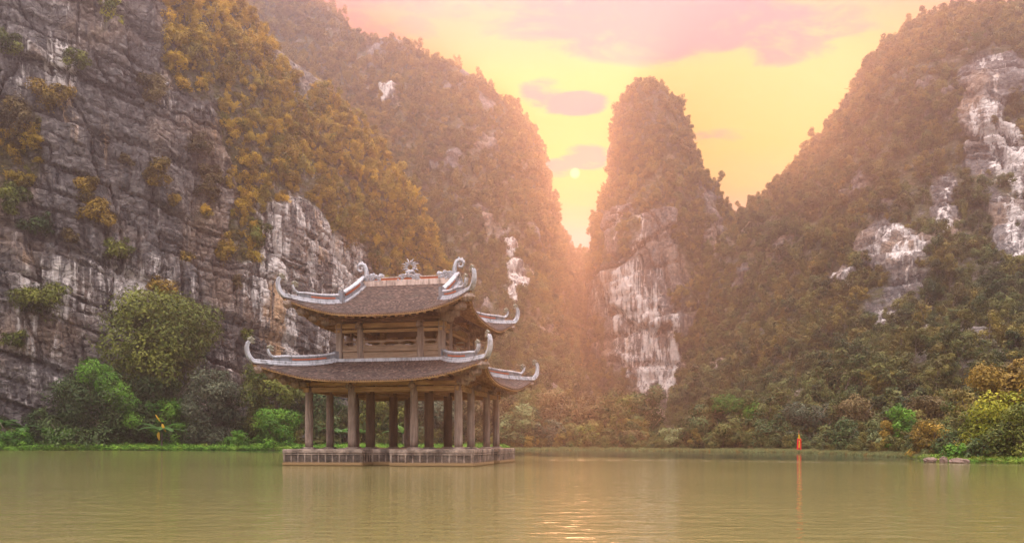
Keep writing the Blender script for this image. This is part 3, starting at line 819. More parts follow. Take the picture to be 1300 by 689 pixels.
def stuff_points(name, P, size, kinds, col, dry, vary, rng, label, cat, stretch=(.8, 1.25), tilt=.18):
    n = len(P)
    me = bpy.data.meshes.new(name); me.vertices.add(n); me.vertices.foreach_set('co', np.asarray(P, np.float32).ravel())
    a = me.attributes.new('pick', 'INT', 'POINT'); a.data.foreach_set('value', rng.integers(0, kinds, n).astype(np.int32))
    rot = np.stack([rng.normal(size=n) * tilt, rng.normal(size=n) * tilt, rng.random(n) * 6.283], -1)
    a = me.attributes.new('turn', 'FLOAT_VECTOR', 'POINT'); a.data.foreach_set('vector', rot.astype(np.float32).ravel())
    s = np.stack([size * rng.uniform(.85, 1.15, n), size * rng.uniform(.85, 1.15, n), size * rng.uniform(*stretch, n)], -1)
    a = me.attributes.new('size', 'FLOAT_VECTOR', 'POINT'); a.data.foreach_set('vector', s.astype(np.float32).ravel())
    a = me.attributes.new('dry', 'FLOAT', 'POINT'); a.data.foreach_set('value', np.asarray(dry, np.float32))
    a = me.attributes.new('vary', 'FLOAT', 'POINT'); a.data.foreach_set('value', np.asarray(vary, np.float32))
    o = link(bpy.data.objects.new(name, me))
    md = o.modifiers.new('scatter', 'NODES'); md.node_group = instance_group(name, col, kinds)
    tag(o, label, cat, kind='stuff')
    return o

for key, P, Nn, (s0, s1) in FOREST:
    rng = np.random.default_rng(len(P))
    pxx, pyy = project(P); kk = ~((np.abs(pxx - 847) < 9) & (pyy > 470) & (P[:, 1] < 300)) if key in ('right', 'wood') else np.ones(len(P), bool); P = P[kk]; Nn = Nn[kk]
    n = len(P)
    size = s0 + (s1 - s0) * rng.random(n) ** 2.8
    hgt = P[:, 2]
    big = fbm(P * .035, 3, 8)
    if key == 'left': dry = .26 + .014 * (hgt - 45) + big * .6 + rng.normal(size=n) * .2  # higher trees tinted warmer: sunset light put into the leaf colour
    elif key == 'wood': dry = .10 + .0042 * (hgt - 30) + big * .6 + rng.normal(size=n) * .18
    elif key == 'peak': dry = .05 + .0036 * hgt + big * .6 + rng.normal(size=n) * .18
    else: dry = -.02 + .0044 * hgt + big * .6 + rng.normal(size=n) * .18
    if key == 'right': dry += .25 * np.clip((P[:, 0] / P[:, 1] - .42) / .1, 0, 1) * (hgt < 26)
    vary = np.clip(rng.normal(size=n) * .42 + .25 + fbm(P * .05, 2, 19) * .35, -.3, 1)
    lab = dict(left='ochre and green trees clothing the top of the left cliff', wood='hazy woodland covering the mountain behind the pavilion',
               peak='hazy scrub woodland capping the narrow middle peak', right='dark green and brown woodland on the right mountain')[key]
    P2 = P - np.array([0, 0, 1.0]) * (size * .25)[:, None] + Nn * (size * .12)[:, None] * np.sign((Nn * np.array([0, -1, .4])).sum(1))[:, None]
    stuff_points('woodland', P2, size, 10, gold_kinds if key == 'left' else forest_kinds, np.clip(dry, 0, 1), vary, rng, lab, 'woodland')
    print('forest', key, n)


# ------------------------------------------------------------------ the pavilion in the lake
PX, PY, PROT = -6.08, 47.0, -0.194
pav = empty('pavilion', (PX, PY, 0.0), PROT)
tag(pav, 'two tiered wooden pavilion with upturned tiled roofs standing in the lake', 'pavilion')

def side_pt(k, along, out):
    return ((along, -out), (out, along), (-along, out), (-out, -along))[k]

def build_plinth():
    ax, ay, nw, nd, zt = 5.24, 5.65, .80, 1.5, .875
    def outline(o):
        a, b, n, d = ax + o, ay + o, nw - o, nd
        return [(-a, -b), (-n, -b), (-n, -b + d), (n, -b + d), (n, -b), (a, -b), (a, -n), (a - d, -n), (a - d, n), (a, n), (a, b), (n, b), (n, b - d), (-n, b - d), (-n, b), (-a, b), (-a, n), (-a + d, n), (-a + d, -n), (-a, -n)]
    def prism(mb, pts, z0, z1):
        n = len(pts)
        mb.add([(x, y, z0) for x, y in pts] + [(x, y, z1) for x, y in pts], [tuple(range(n))[::-1], tuple(range(n, 2 * n))] + [(i, (i + 1) % n, n + (i + 1) % n, n + i) for i in range(n)])
    mb = MB(); prism(mb, outline(0), -2.2, .66)
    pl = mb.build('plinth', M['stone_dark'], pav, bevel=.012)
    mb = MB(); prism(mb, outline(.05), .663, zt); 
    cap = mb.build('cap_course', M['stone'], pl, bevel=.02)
    # carved fronts: pilaster strips, a lower ledge and a shallow scroll on every panel of the cap
    mb = MB(); mp = MB(); pts = outline(0); n = len(pts)
    rng = np.random.default_rng(4)
    for i in range(n):
        a = Vector((*pts[i], 0)); b = Vector((*pts[(i + 1) % n], 0)); L = (b - a).length; d = (b - a).normalized(); o = Vector((d.y, -d.x, 0))
        ang = math.atan2(d.y, d.x); cnt = max(2, round(L / .42))
        for j in range(cnt + 1):
            t = j / cnt * (L - .10) + .05
            p = a + d * t + o * .012
            mb.box((p.x, p.y, .40), (.075, .05, .50), ang)
        for j in range(cnt):
            t = (j + .5) / cnt * (L - .10) + .05
            p = a + d * t + o * .004
            mp.box((p.x, p.y, .40 + rng.uniform(-.01, .01)), (.22 + rng.uniform(-.02, .02), .03, .28), ang, .8)
        p = (a + b) / 2 + o * .02
        mb.box((p.x, p.y, .085), (L + .05, .09, .13), ang)
        mb.box((p.x, p.y, .60), (L + .03, .07, .055), ang)
    mb.build('pilaster_strip', M['stone'], pl, bevel=.008)
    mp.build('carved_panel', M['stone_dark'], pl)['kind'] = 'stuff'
    mb = MB(); pts = outline(.05)
    for i in range(n):
        a = Vector((*pts[i], 0)); b = Vector((*pts[(i + 1) % n], 0)); L = (b - a).length; d = (b - a).normalized(); o = Vector((d.y, -d.x, 0)); ang = math.atan2(d.y, d.x)
        cnt = max(1, int((L - .2) / .30))
        for j in range(cnt):
            t = .1 + (j + .5) * (L - .2) / cnt; p = a + d * t + o * .003
            mb.box((p.x, p.y, .77 + .012 * (-1) ** j), (.19, .03, .075), ang, .7)
            mb.box((p.x + d.x * .09, p.y + d.y * .09, .77 - .02 * (-1) ** j), (.07, .026, .05), ang, .7)
    o = mb.build('carved_frieze', M['stone'], cap); o['kind'] = 'stuff'
build_plinth()

COLX = (-4.23, -1.74, 1.78, 4.23); COLY = (-4.68, -1.95, 1.95, 4.68)
def build_columns():
    rng = np.random.default_rng(2)
    for i, x in enumerate(COLX):
        for j, y in enumerate(COLY):
            inner = i in (1, 2) and j in (1, 2)
            edge = i in (0, 3) or j in (0, 3)
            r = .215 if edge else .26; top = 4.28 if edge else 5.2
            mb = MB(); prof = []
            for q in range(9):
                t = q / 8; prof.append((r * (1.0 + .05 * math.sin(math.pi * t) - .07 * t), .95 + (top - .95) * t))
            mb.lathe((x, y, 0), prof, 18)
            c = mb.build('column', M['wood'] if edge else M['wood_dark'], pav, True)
            mb = MB(); mb.box((x, y, .885), (.74, .74, .05)); mb.lathe((x, y, 0), [(.34, .905), (.36, .93), (.33, .965), (.27, .975)], 18)
            mb.build('column_base', M['stone'], c, False, .01)
build_columns()

def build_frame():
    mb = MB()
    a, b = 4.23, 4.68
    for k in range(4):
        o, l = (b, a) if k % 2 == 0 else (a, b)
        for z, w, h in ((4.10, .17, .26), (4.40, .22, .20)):
            p = side_pt(k, -l - .30, o); q = side_pt(k, l + .30, o)
            zz = z + .004 * (k % 2)
            mb.beam((*p, zz), (*q, zz), w, h)
    mb.build('tie_beam', M['wood_ochre'], pav, bevel=.015)
    mb = MB()
    for y in COLY[1:3]:
        mb.beam((-4.2, y, 4.16), (4.2, y, 4.16), .16, .24); mb.beam((-4.2, y, 4.62), (4.2, y, 4.62), .18, .22)
    for x in COLX[1:3]:
        mb.beam((x, -4.6, 4.17), (x, 4.6, 4.17), .15, .23); mb.beam((x, -4.6, 4.63), (x, 4.6, 4.63), .17, .21)
    mb.beam((-3.2, -2.9, 5.0), (3.2, -2.9, 5.0), .16, .22); mb.beam((-3.2, 2.9, 5.0), (3.2, 2.9, 5.0), .16, .22)
    mb.build('inner_beam', M['wood_ochre'], pav, bevel=.015)
    # rounded carved noses where the cross beams pass the outer columns
    def nose(x, y, z, k, s=1.0):
        mb = MB(); dx, dy = ((0, -1), (1, 0), (0, 1), (-1, 0))[k]
        mb.blob((x + dx * .42 * s, y + dy * .42 * s, z), (.20 * s, .20 * s, .17 * s), k + int(x * 3), .22, 8)
        mb.box((x + dx * .22 * s, y + dy * .22 * s, z + .02), (.20 * s if dx == 0 else .42 * s, .20 * s if dy == 0 else .42 * s, .22 * s))
        mb.blob((x + dx * .50 * s, y + dy * .50 * s, z + .13 * s), (.10 * s, .10 * s, .09 * s), k + 5, .25, 6)
        mb.build('beam_end', M['wood'], pav, False)
    for k in range(4):
        L = COLX if k % 2 == 0 else COLY; o = 4.68 if k % 2 == 0 else 4.23
        for q in (1, 2):
            p = side_pt(k, L[q], o); nose(p[0], p[1], 4.26, k)
        for q in (-1.74, 1.78):
            p = side_pt(k, q * (1 if k % 2 == 0 else 1.12), 3.42 if k % 2 == 0 else 2.97); nose(p[0], p[1], 7.66, k, .95)
build_frame()

class Roof:
    """a skirt of four concave slopes from an eave rectangle up to an inner rectangle, corners swept up and out"""
    def __init__(s, eave, inner, z0, z1, lift, ext, pw=3.0):
        s.e, s.i, s.z0, s.z1, s.lift, s.ext, s.pw = eave, inner, z0, z1, lift, ext, pw
    def pt(s, k, sv, t, dz=0.0, out=0.0):
        A = s.e[0] + (s.i[0] - s.e[0]) * t; B = s.e[1] + (s.i[1] - s.e[1]) * t
        al, ou = (A, B) if k % 2 == 0 else (B, A)
        tt = min(max(t, 0), 1)
        c = s.ext * abs(sv) ** 7 * (1 - tt) ** 1.6
        x, y = side_pt(k, sv * (al + c), ou + c + out)
        z = s.z0 + (s.z1 - s.z0) * (.70 * t + .30 * tt * tt) + s.lift * abs(sv) ** s.pw * (1 - tt) ** 1.3 + dz
        return Vector((x, y, z))

def tile_slope(name, ptf, na, nr, seed, parent):
    """rows of lapped tiles: every row is a saw-tooth lip with a scalloped lower edge"""
    rng = np.random.default_rng(seed); V = []; Q = []; tint = []
    row_t = rng.normal(size=nr) * .05
    for r in range(nr):
        t0, t1 = r / nr, (r + 1) / nr; dt = 1.0 / nr
        base = len(V); cols = na * 2
        for c in range(cols + 1):
            sv = -1 + 2 * c / cols; tip = (c + r) % 2 == 0
            edge = c in (0, cols)
            j = rng.normal() * .004
            V.append(ptf(sv, max(t0 - (.34 if tip and not edge else -.10) * dt, -.01), .072 + j)); V.append(ptf(sv, t1 + .05 * dt, .012)); V.append(ptf(sv, max(t0 - .3 * dt, -.012), .004))
        for c in range(cols):
            a = base + c * 3; b = a + 3
            q = np.clip(.48 + rng.normal() * .27 + row_t[r], 0, 1)
            Q.append((a, b, b + 1, a + 1)); tint.append(q)
            Q.append((a + 2, b + 2, b, a)); tint.append(max(0, q - .15))
    me = quad_mesh(name, [tuple(v) for v in V], Q, M['tile'], False, dict(tint=('FACE', tint)))
    return link(bpy.data.objects.new(name, me), parent)

def spiral(c, d, up, r0, turns, n=22, flip=1):
    """points of a scroll curling inwards round c in the plane of d and up"""
    P = []
    for i in range(n):
        t = i / (n - 1); a = t * turns * 2 * math.pi; r = r0 * (1 - .78 * t)
        P.append(Vector(c) + d * (math.cos(a) * r * flip) + up * (math.sin(a) * r))
    return P

def hip_ridge(roof, k, parent, horn, t_top=1.0):
    """the grey ridge along one hip: base band that ends in a horn, panel with red lattice, top rail that ends in a scroll"""
    path = [roof.pt(k, 1.0, t, .05) for t in np.linspace(t_top, 0.0, 15)]
    d = Vector((path[-1].x - path[-4].x, path[-1].y - path[-4].y, 0)).normalized(); up = Vector((0, 0, 1)); s = d.cross(up)
    last = path[-1]; h = horn
    path += [last + d * (.16 * h) + up * (.13 * h), last + d * (.31 * h) + up * (.34 * h), last + d * (.40 * h) + up * (.60 * h), last + d * (.42 * h) + up * (.86 * h), last + d * (.36 * h) + up * (1.08 * h), last + d * (.26 * h) + up * (1.20 * h)]
    n = len(path)
    scale = [(1.0, 1.0)] * 12 + [(1.0 - .07 * i, 1.0 - .03 * i) for i in range(n - 12)]
    mb = MB(); mb.sweep(path, [(-.19, -.06), (.19, -.06), (.19, .03), (.13, .06), (.13, .15), (.09, .19), (-.09, .19), (-.13, .15), (-.13, .06), (-.19, .03)], s, scale)
    rg = mb.build('hip_ridge', M['plaster'], parent, False, .012)
    m = 12
    wall = [p + up * .19 for p in path[:m]]
    ws = [(1, 1)] * (m - 3) + [(1, .93), (1, .86), (1, .75)]
    mb = MB(); mb.sweep(wall, [(-.075, -.03), (.075, -.03), (.075, .23), (-.075, .23)], s, ws); 
    # end post at the wall
    mb.beam(path[0] + up * .0, path[0] + up * .54, .24, .24, up=d)
    mb.build('ridge_panel', M['panel'], rg)
    rail = [p + up * (.45 if i < m - 2 else .41 - .03 * (i - m + 2)) for i, p in enumerate(path[:m])]
    rail += [rail[-1] + d * .16 + up * .10, rail[-1] + d * .25 + up * .26, rail[-1] + d * .28 + up * .42]
    mb = MB(); mb.sweep(rail, [(-.10, -.05), (.10, -.05), (.12, .0), (.09, .06), (0, .085), (-.09, .06), (-.12, .0)], s, [1] * m + [.95, .9, .8])
    mb.build('ridge_rail', M['plaster'], rg, False)
    mb = MB()
    lat = [p + up * .30 for p in path[2:9]]
    mb.sweep(lat, [(-.082, -.045), (.082, -.045), (.082, .035), (-.082, .035)], s)
    mb.build('lattice_strip', M['red'], rg)
    for base, rr, nm in ((path[-1], .17 * h, 'ridge_scroll'), (rail[-1], .15, 'ridge_scroll')):
        mb = MB(); c = base - d * rr * .9 + up * .02
        mb.tube(spiral(c, d, up, rr, 1.6), [.062 - .001 * i for i in range(22)], 7)
        mb.blob(c, (rr * .35, rr * .35, rr * .35), 3, .2, 6)
        for q in range(4):
            a = .5 + q * 1.1
            mb.blob(c + d * math.cos(a) * rr * 1.05 + up * math.sin(a) * rr * 1.1, .065, q, .25, 5)
        mb.build(nm, M['bronze'], rg, True)
    return rg

def roof_under(roof, parent, overhang_t=1.0, step=.42):
    """soffit boards, rafters and the fascia along the eave"""
    for k in range(4):
        ns, nt_ = 48, 8; V = []; 
        for i in range(ns + 1):
            for j in range(nt_ + 1): V.append(tuple(roof.pt(k, -1 + 2 * i / ns, .015 + j / nt_ * (overhang_t - .015), -.07)))
        me = quad_mesh('soffit', V, grid_quads(ns + 1, nt_ + 1), M['wood_ochre'], False)
        so = link(bpy.data.objects.new('soffit', me), parent)
        mb = MB(); L = roof.e[0] if k % 2 == 0 else roof.e[1]; cnt = int(2 * L / step)
        for i in range(cnt + 1):
            sv = -1 + 2 * (i + .5) / (cnt + 1)
            pts = [roof.pt(k, sv, t, -.15) for t in np.linspace(.03, overhang_t, 6)]
            mb.sweep(pts, [(-.055, -.07), (.055, -.07), (.055, .07), (-.055, .07)])
        mb.build('rafters', M['wood_ochre'], so)
        o = so.children[0]; o.name = 'rafter'; o['kind'] = 'stuff'
        mb = MB()
        edge = [roof.pt(k, sv, .0, -.075) for sv in np.linspace(-1, 1, 61)]
        mb.sweep(edge, [(-.03, -.06), (.03, -.06), (.03, .065), (-.03, .065)])
        mb.build('fascia', M['wood_ochre'], parent)
        mb = MB()
        edge2 = [roof.pt(k, sv, -.008, -.005, .02) for sv in np.linspace(-1, 1, 181)]
        for q in range(180):
            p, r = edge2[q], edge2[q + 1]; m_ = (p + r) / 2
            if q % 2 == 0: mb.beam(p - Vector((0, 0, .02)), r - Vector((0, 0, .02)), .04, .10)
            else: mb.beam(p, r, .036, .05)
        mb.build('drip_edge', M['tile_edge'], parent)

def corner_brackets(roof, ca, cb, zc, parent):
    for sx in (-1, 1):
        for sy in (-1, 1):
            k = {(1, -1): 0, (1, 1): 1, (-1, 1): 2, (-1, -1): 3}[(sx, sy)]
            tip = roof.pt(k, 1.0, .06, -.20); root = Vector((sx * ca, sy * cb, zc))
            d = Vector((tip.x - root.x, tip.y - root.y, 0)); L = d.length; d.normalize(); up = Vector((0, 0, 1))
            mb = MB()
            def hz(q):   # underside of the hip at share q of the way out
                p = roof.pt(k, 1.0, min(1, .06 + (1 - q) * (1 - .06) * (L / max(L, (Vector((roof.i[0] - roof.e[0], roof.i[1] - roof.e[1], 0)).length)))), -.22)
                return p.z
            for n_, (q0, q1, dz) in enumerate(((-.1, .98, 0.0), (-.05, .72, -.26), (-.05, .48, -.50), (-.02, .26, -.72))):
                pts = []
                for j in range(7):
                    q = q0 + (q1 - q0) * j / 6
                    pts.append(Vector((root.x, root.y, 0)) + d * (L * q) + up * (hz(max(q, 0)) + dz - .05 * math.sin(j * 1.3)))
                mb.sweep(pts, [(-.15, -.13), (.15, -.13), (.15, .13), (-.15, .13)])
                e = pts[-1]
                mb.blob(e + d * .05, (.28, .28, .23), n_ * 7 + k, .35, 8)
                mb.blob(e - d * .28 + up * .02, (.30, .30, .18), n_ * 3 + k, .4, 8)
                mb.blob(e + d * .18 + up * .10, (.11, .11, .12), n_ + k, .4, 6)
            # side carvings reaching along both facades
            for v in (Vector((-sx, 0, 0)), Vector((0, -sy, 0))):
                for q in range(4):
                    c = root + d * (L * (.12 + .16 * q)) + v * (.25 + .10 * q)
                    c.z = hz(.12 + .16 * q) - .30 + .06 * q
                    mb.blob(c, (.30, .30, .18), q * 5 + k, .45, 7)
            mb.build('corner_bracket', M['wood'], parent)

def slope_band(k, roof, parent):
    """the flashing where the skirt meets the upper wall"""
    mb = MB()
    p, q = roof.pt(k, -1, 1), roof.pt(k, 1, 1)
    mb.beam(p + Vector((0, 0, .06)), q + Vector((0, 0, .06 + .003 * (k % 2))), .30, .20)
    mb.build('wall_flashing', M['plaster'], parent)

# lower roof
LOW = Roof((5.92, 6.62), (3.12, 3.60), 4.47, 5.72, .92, .36)
low = MB(); low.box((0, 0, 4.87), (5.9, 6.9, .07)); low_o = low.build('lower_roof', M['wood_dark'], pav)
for k in range(4):
    tile_slope('tiled_slope', lambda sv, t, dz, k=k: LOW.pt(k, sv, t, dz), 46, 19, 20 + k, low_o)
    hip_ridge(LOW, k, low_o, .92)
    slope_band(k, LOW, low_o)
roof_under(LOW, low_o, .80)
corner_brackets(LOW, 4.23, 4.68, 4.3, low_o)

# upper storey
def build_storey():
    a, b, z0, z1 = 2.97, 3.42, 5.62, 7.95
    wall_o = MB(); wall_o.box((0, 0, 5.55), (2 * a - .2, 2 * b - .2, .10)); so = wall_o.build('upper_storey', M['wood_dark'], pav)
    def bay(k, u0, u1, o, holes):
        mb = MB(); w = u1 - u0; mid = (u0 + u1) / 2
        def put(u, du, z, dz, dep=.08, off=0):
            p = side_pt(k, u, o + off); sx_, sy_ = (du, dep) if k % 2 == 0 else (dep, du)
            mb.box((p[0], p[1], z), (sx_, sy_, dz))
        put(mid, w, 6.03, .50, .06)                       # lower board
        put(mid, w + .04, 6.32, .075, .16, .03)           # shelf rail
        put(mid, w, 6.46, .20, .05, .0)                   # plain band
        put(mid, w, 6.585, .05, .09, .01)
        put(mid, w, 6.86, .06, .09, .01)                  # top rail
        hw = w / holes
        for i in range(holes + 1): put(u0 + i * hw, .09, 6.72, .225, .06)
        for i in range(holes):                            # oval openings: corner fillets
            cx_ = u0 + (i + .5) * hw
            for sg in (-1, 1):
                for zz in (6.645, 6.80): put(cx_ + sg * (hw * .5 - .10), .15, zz, .075, .055)
                put(cx_ + sg * (hw * .5 - .16), .22, 6.635, .04, .054)
                put(cx_ + sg * (hw * .5 - .16), .22, 6.81, .04, .054)
        put(u0 + .05, .075, 6.70, .70, .11, .02); put(u1 - .05, .075, 6.70, .70, .11, .02)
        mb.build('balustrade', M['board'], so, False, .008)
    for k in range(4):
        L, o = (a, b) if k % 2 == 0 else (b, a)
        us = (-L, -1.74 * L / 2.97, 1.76 * L / 2.97, L)
        for i in range(3):
            bay(k, us[i] + .17, us[i + 1] - .17, o, 3 if i == 1 else 1)
        for i in range(3):
            p = side_pt(k, us[i], o); mb = MB()
            mb.lathe((p[0], p[1], 0), [(.20, z0), (.205, 6.6), (.19, z1)], 14) if i else mb.box((p[0], p[1], (z0 + z1) / 2), (.34, .34, z1 - z0))
            mb.build('post', M['wood'], so, False, .015)
        mb = MB(); p = side_pt(k, -L - .25, o); q = side_pt(k, L + .25, o)
        mb.beam((*p, 7.42 + .004 * (k % 2)), (*q, 7.42 + .004 * (k % 2)), .15, .16); mb.beam((*p, 7.72 + .004 * (k % 2)), (*q, 7.72 + .004 * (k % 2)), .20, .26)
        mb.build('lintel', M['wood_ochre'], so, False, .012)
    mb = MB(); mb.box((0, 0, 8.02), (2 * a + .1, 2 * b + .1, .06)); mb.build('ceiling', M['wood_dark'], so)
    mb = MB()
    for x in (-1.7, 1.7): mb.lathe((x, 0, 0), [(.2, 5.6), (.2, 8.0)], 12)
    mb.beam((-1.2, .4, 6.2), (1.0, -.5, 7.5), .14, .14); mb.beam((-2.6, 0, 7.3), (2.6, 0, 7.3), .2, .24)
    mb.build('inner_frame', M['wood_ochre'], so)
build_storey()

# upper roof: hipped skirt with a gabled crown
UP = Roof((4.85, 5.42), (2.92, 3.25), 8.06, 9.05, .95, .34)
ub = MB(); ub.box((0, 0, 8.10), (6.2, 7.1, .06)); up_o = ub.build('upper_roof', M['wood_dark'], pav)
RZ = 10.62
def gable_pt(sgn):
    def f(sv, t, dz):
        y = 3.25 * (1 - t); z = 9.05 + (RZ - 9.05) * (.82 * t + .18 * t * t)
        return Vector((sv * 3.02 * (-sgn if sgn > 0 else 1), sgn * y, z + dz))
    return f
for k in range(4):
    tile_slope('tiled_slope', lambda sv, t, dz, k=k: UP.pt(k, sv, t, dz), 38, 13, 40 + k, up_o)
    hip_ridge(UP, k, up_o, .86)
roof_under(UP, up_o, .85)
corner_brackets(UP, 2.97, 3.42, 7.7, up_o)
for sgn in (-1, 1):
    f = gable_pt(sgn)
    tile_slope('tiled_slope', f, 23, 18, 60 + sgn, up_o)
    mb = MB()   # boards under the crown tiles
for sx in (-1, 1):
    mb = MB(); x = sx * 2.78
    Zs = [(-3.1, 9.0)] + [(-3.25 * (1 - t), 9.02 + (RZ - 9.05) * (.82 * t + .18 * t * t) - .06) for t in np.linspace(.05, 1, 8)]
    pts = Zs + [(-y, z) for y, z in Zs[::-1][1:]]
    n = len(pts)
    mb.add([(x - .05, y, z) for y, z in pts] + [(x + .05, y, z) for y, z in pts], [tuple(range(n)), tuple(range(n, 2 * n))[::-1]] + [(i, n + i, n + (i + 1) % n, (i + 1) % n) for i in range(n)])
    mb.build('gable_wall', M['gable'], up_o)
    for sgn in (-1, 1):
        f = gable_pt(sgn); up = Vector((0, 0, 1)); s = Vector((1, 0, 0))
        path = []
        for t in np.linspace(1.0, -.04, 14):
            p = f(0, max(t, 0), .05); p.x = sx * 2.92
            if t < 0: p.y = sgn * 3.36
            path.append(p)
        mb = MB(); mb.sweep(path, [(-.24, -.08), (.24, -.08), (.24, .08), (.15, .12), (.15, .24), (-.15, .24), (-.15, .12), (-.24, .08)], s)
        gr = mb.build('gable_ridge', M['plaster'], up_o, False, .012)
        mb = MB(); mb.sweep([p + up * .24 for p in path], [(-.085, -.02), (.085, -.02), (.085, .26), (-.085, .26)], s); mb.beam(path[-1], path[-1] + up * .64, .26, .26, up=(0, 1, 0)); mb.build('ridge_panel', M['panel'], gr)
        mb = MB(); mb.sweep([p + up * .54 for p in path], [(-.13, -.05), (.13, -.05), (.15, .02), (.09, .09), (-.09, .09), (-.15, .02)], s); mb.build('ridge_rail', M['plaster'], gr)
        mb = MB(); mb.sweep([p + up * .37 for p in path[3:12]], [(-.092, -.05), (.092, -.05), (.092, .05), (-.092, .05)], s); mb.build('lattice_strip', M['red'], gr)
# main ridge with its ornaments
mb = MB(); mb.box((0, 0, 10.72), (5.9, .34, .40)); mr = mb.build('main_ridge', M['ridge_wall'], up_o, False, .015)
mb = MB(); mb.box((0, 0, 10.99), (5.8, .24, .13)); mb.build('lattice_strip', M['red'], mr)
mb = MB(); mb.box((0, 0, 11.08), (5.85, .30, .06)); mb.build('ridge_rail', M['ridge_wall'], mr)
def cloud_carving(mb, cx_, w, z0, h, seed):
    rng = np.random.default_rng(seed)
    for i in range(46):
        u = rng.uniform(-1, 1); q = rng.uniform(0, 1) * math.sqrt(max(.05, 1 - u * u * .85))
        mb.blob((cx_ + u * w / 2, rng.choice([-1, 1]) * .09, z0 + q * h), (rng.uniform(.07, .13), .10, rng.uniform(.05, .09)), i, .3, 6)
    for i in range(9):
        u = rng.uniform(-.8, .8); q = rng.uniform(.15, .8) * math.sqrt(max(.05, 1 - u * u)); 
        for sy in (-.17, .17):
            mb.tube(spiral((cx_ + u * w / 2, sy, z0 + q * h), Vector((1, 0, 0)), Vector((0, 0, 1)), .13, 1.3, 14, 1 if i % 2 else -1), .028, 5)
mb = MB(); cloud_carving(mb, 0, 1.45, 10.86, .52, 5); co = mb.build('cloud_carving', M['plaster'], mr, True)
mb = MB()
ring = [Vector((.20 * math.cos(a), 0, 11.66 + .20 * math.sin(a))) for a in np.linspace(0, 2 * math.pi, 20)]
mb.tube(ring, .045, 7)
for i in range(11):
    a = math.pi * (-.12 + 1.24 * i / 10); dv = Vector((math.cos(a), 0, math.sin(a))); c = Vector((0, 0, 11.66)); sd = Vector((-dv.z, 0, dv.x))
    ln = .36 if i % 2 == 0 else .24
    mb.tube([c + dv * .22, c + dv * (.22 + ln * .5) + sd * .05 * (1 if i < 5 else -1), c + dv * (.22 + ln) - sd * .02], [.06, .045, .008], 6)
mb.blob((0, 0, 11.42), (.34, .10, .10), 2, .3, 7)
mb.build('sun_carving', M['plaster'], mr, True)
for sx in (-1, 1):
    mb = MB(); cloud_carving(mb, sx * 2.33, .95, 10.88, .46, 7 + sx)
    # tail rising and curling outwards over the ridge end
    d = Vector((sx, 0, 0)); up = Vector((0, 0, 1)); p0 = Vector((sx * 2.72, 0, 11.0))
    tail = [p0, p0 + d * .05 + up * .25, p0 + d * .02 + up * .48, p0 + d * .08 + up * .70]
    tail += spiral(p0 + d * .38 + up * .72, d, up, .30, 1.25, 20, -1)[1:]
    mb.tube(tail, [.15, .15, .14, .13] + [.115 - .0035 * i for i in range(19)], 8)
    mb.blob(p0 - d * .9 + up * .22, (.2, .12, .14), 5, .3, 7)
    for q in range(5): mb.blob(tail[4 + q * 2] + up * .10, (.07, .07, .08), q, .3, 5)
    mb.build('dragon_carving', M['plaster'], mr, True)

# ------------------------------------------------------------------ trees, shrubs and other things on the banks
def trunk_mesh(mb, h, r, rng, spread, limbs=4):
    lean = rng.normal(size=2) * .05 * h
    pts = [Vector((lean[0] * t * t, lean[1] * t * t, -.4 + (h + .4) * t)) for t in np.linspace(0, 1, 6)]
    mb.tube(pts, [r * (1.25 - .75 * t) for t in np.linspace(0, 1, 6)], 8)
    for q in range(limbs):
        a = q * 2.4 + rng.uniform(-.4, .4); st = pts[2 + q % 3]; L = spread * rng.uniform(.5, .8)
        mb.tube([st, st + Vector((math.cos(a) * L * .4, math.sin(a) * L * .4, L * .35)), st + Vector((math.cos(a) * L * .85, math.sin(a) * L * .85, L * .85))], [r * .5, r * .33, r * .12], 6)

def plant(kind, label, cat, px, D, wpx, top, bottom, mat, seed, group=None, leaf=.24, dens=1.0, lobes=16, squash=.85, creeper=None, depth=1.0, tint_amp=.35):
    rng = np.random.default_rng(seed)
    x = (px - 650) / F * D; gz_ = float(ground_z(x, D)[0]); gz_ = max(gz_, 0.0)
    ztop = H + (YH - top) / F * D - gz_; zbot = max(H + (YH - bottom) / F * D - gz_, -.1)
    rx = wpx / F * D / 2; rz = (ztop - zbot) / 2; zc = zbot + rz
    root = empty(kind, (x, D, gz_))
    tag(root, label, cat, group)
    k = lobes
    C, Rr = crown_lobes(rng, k, rx * .95, rz, bottom >= 560); C[:, 1] *= depth; C[:, 2] += zc
    n = int(min(60000, max(900, rx * rz / leaf ** 2 * 24 * dens)))
    V, Q, t = leaf_cloud(C, Rr * np.array([1, depth, 1]), n, leaf, rng, droop=.3, tint_amp=tint_amp)
    V[:, 2] = np.maximum(V[:, 2], .02 * rng.random(len(V)))
    cr = link(bpy.data.objects.new('crown', quad_mesh('crown', V, Q, mat, False, dict(tint=('FACE', t)))), root)
    mb = MB(); trunk_mesh(mb, max(zc, .6), max(.05, min(.32, rx * .06)), rng, rx, 4 if rx > 2 else 3)
    mb.build('trunk', M['bark'], root, True)
    if creeper:
        Cc = []; Rc = []
        for (u, w, q) in creeper:      # sideways, upwards (shares of the crown), radius
            Cc.append((u * rx, -rx * .55 * math.sqrt(max(.05, 1 - u * u)), zc + w * rz)); Rc.append((q * rx, q * rx * .6, q * rx * .8))
        Vc, Qc, tc = leaf_cloud(Cc, np.array(Rc), int(n * .30), leaf * .8, rng, inner=.75, droop=.8)
        Vc[:, 2] = np.maximum(Vc[:, 2], .02)
        link(bpy.data.objects.new('creeper', quad_mesh('creeper', Vc, Qc, M['leaf_bright'], False, dict(tint=('FACE', tc)))), root)
    return root

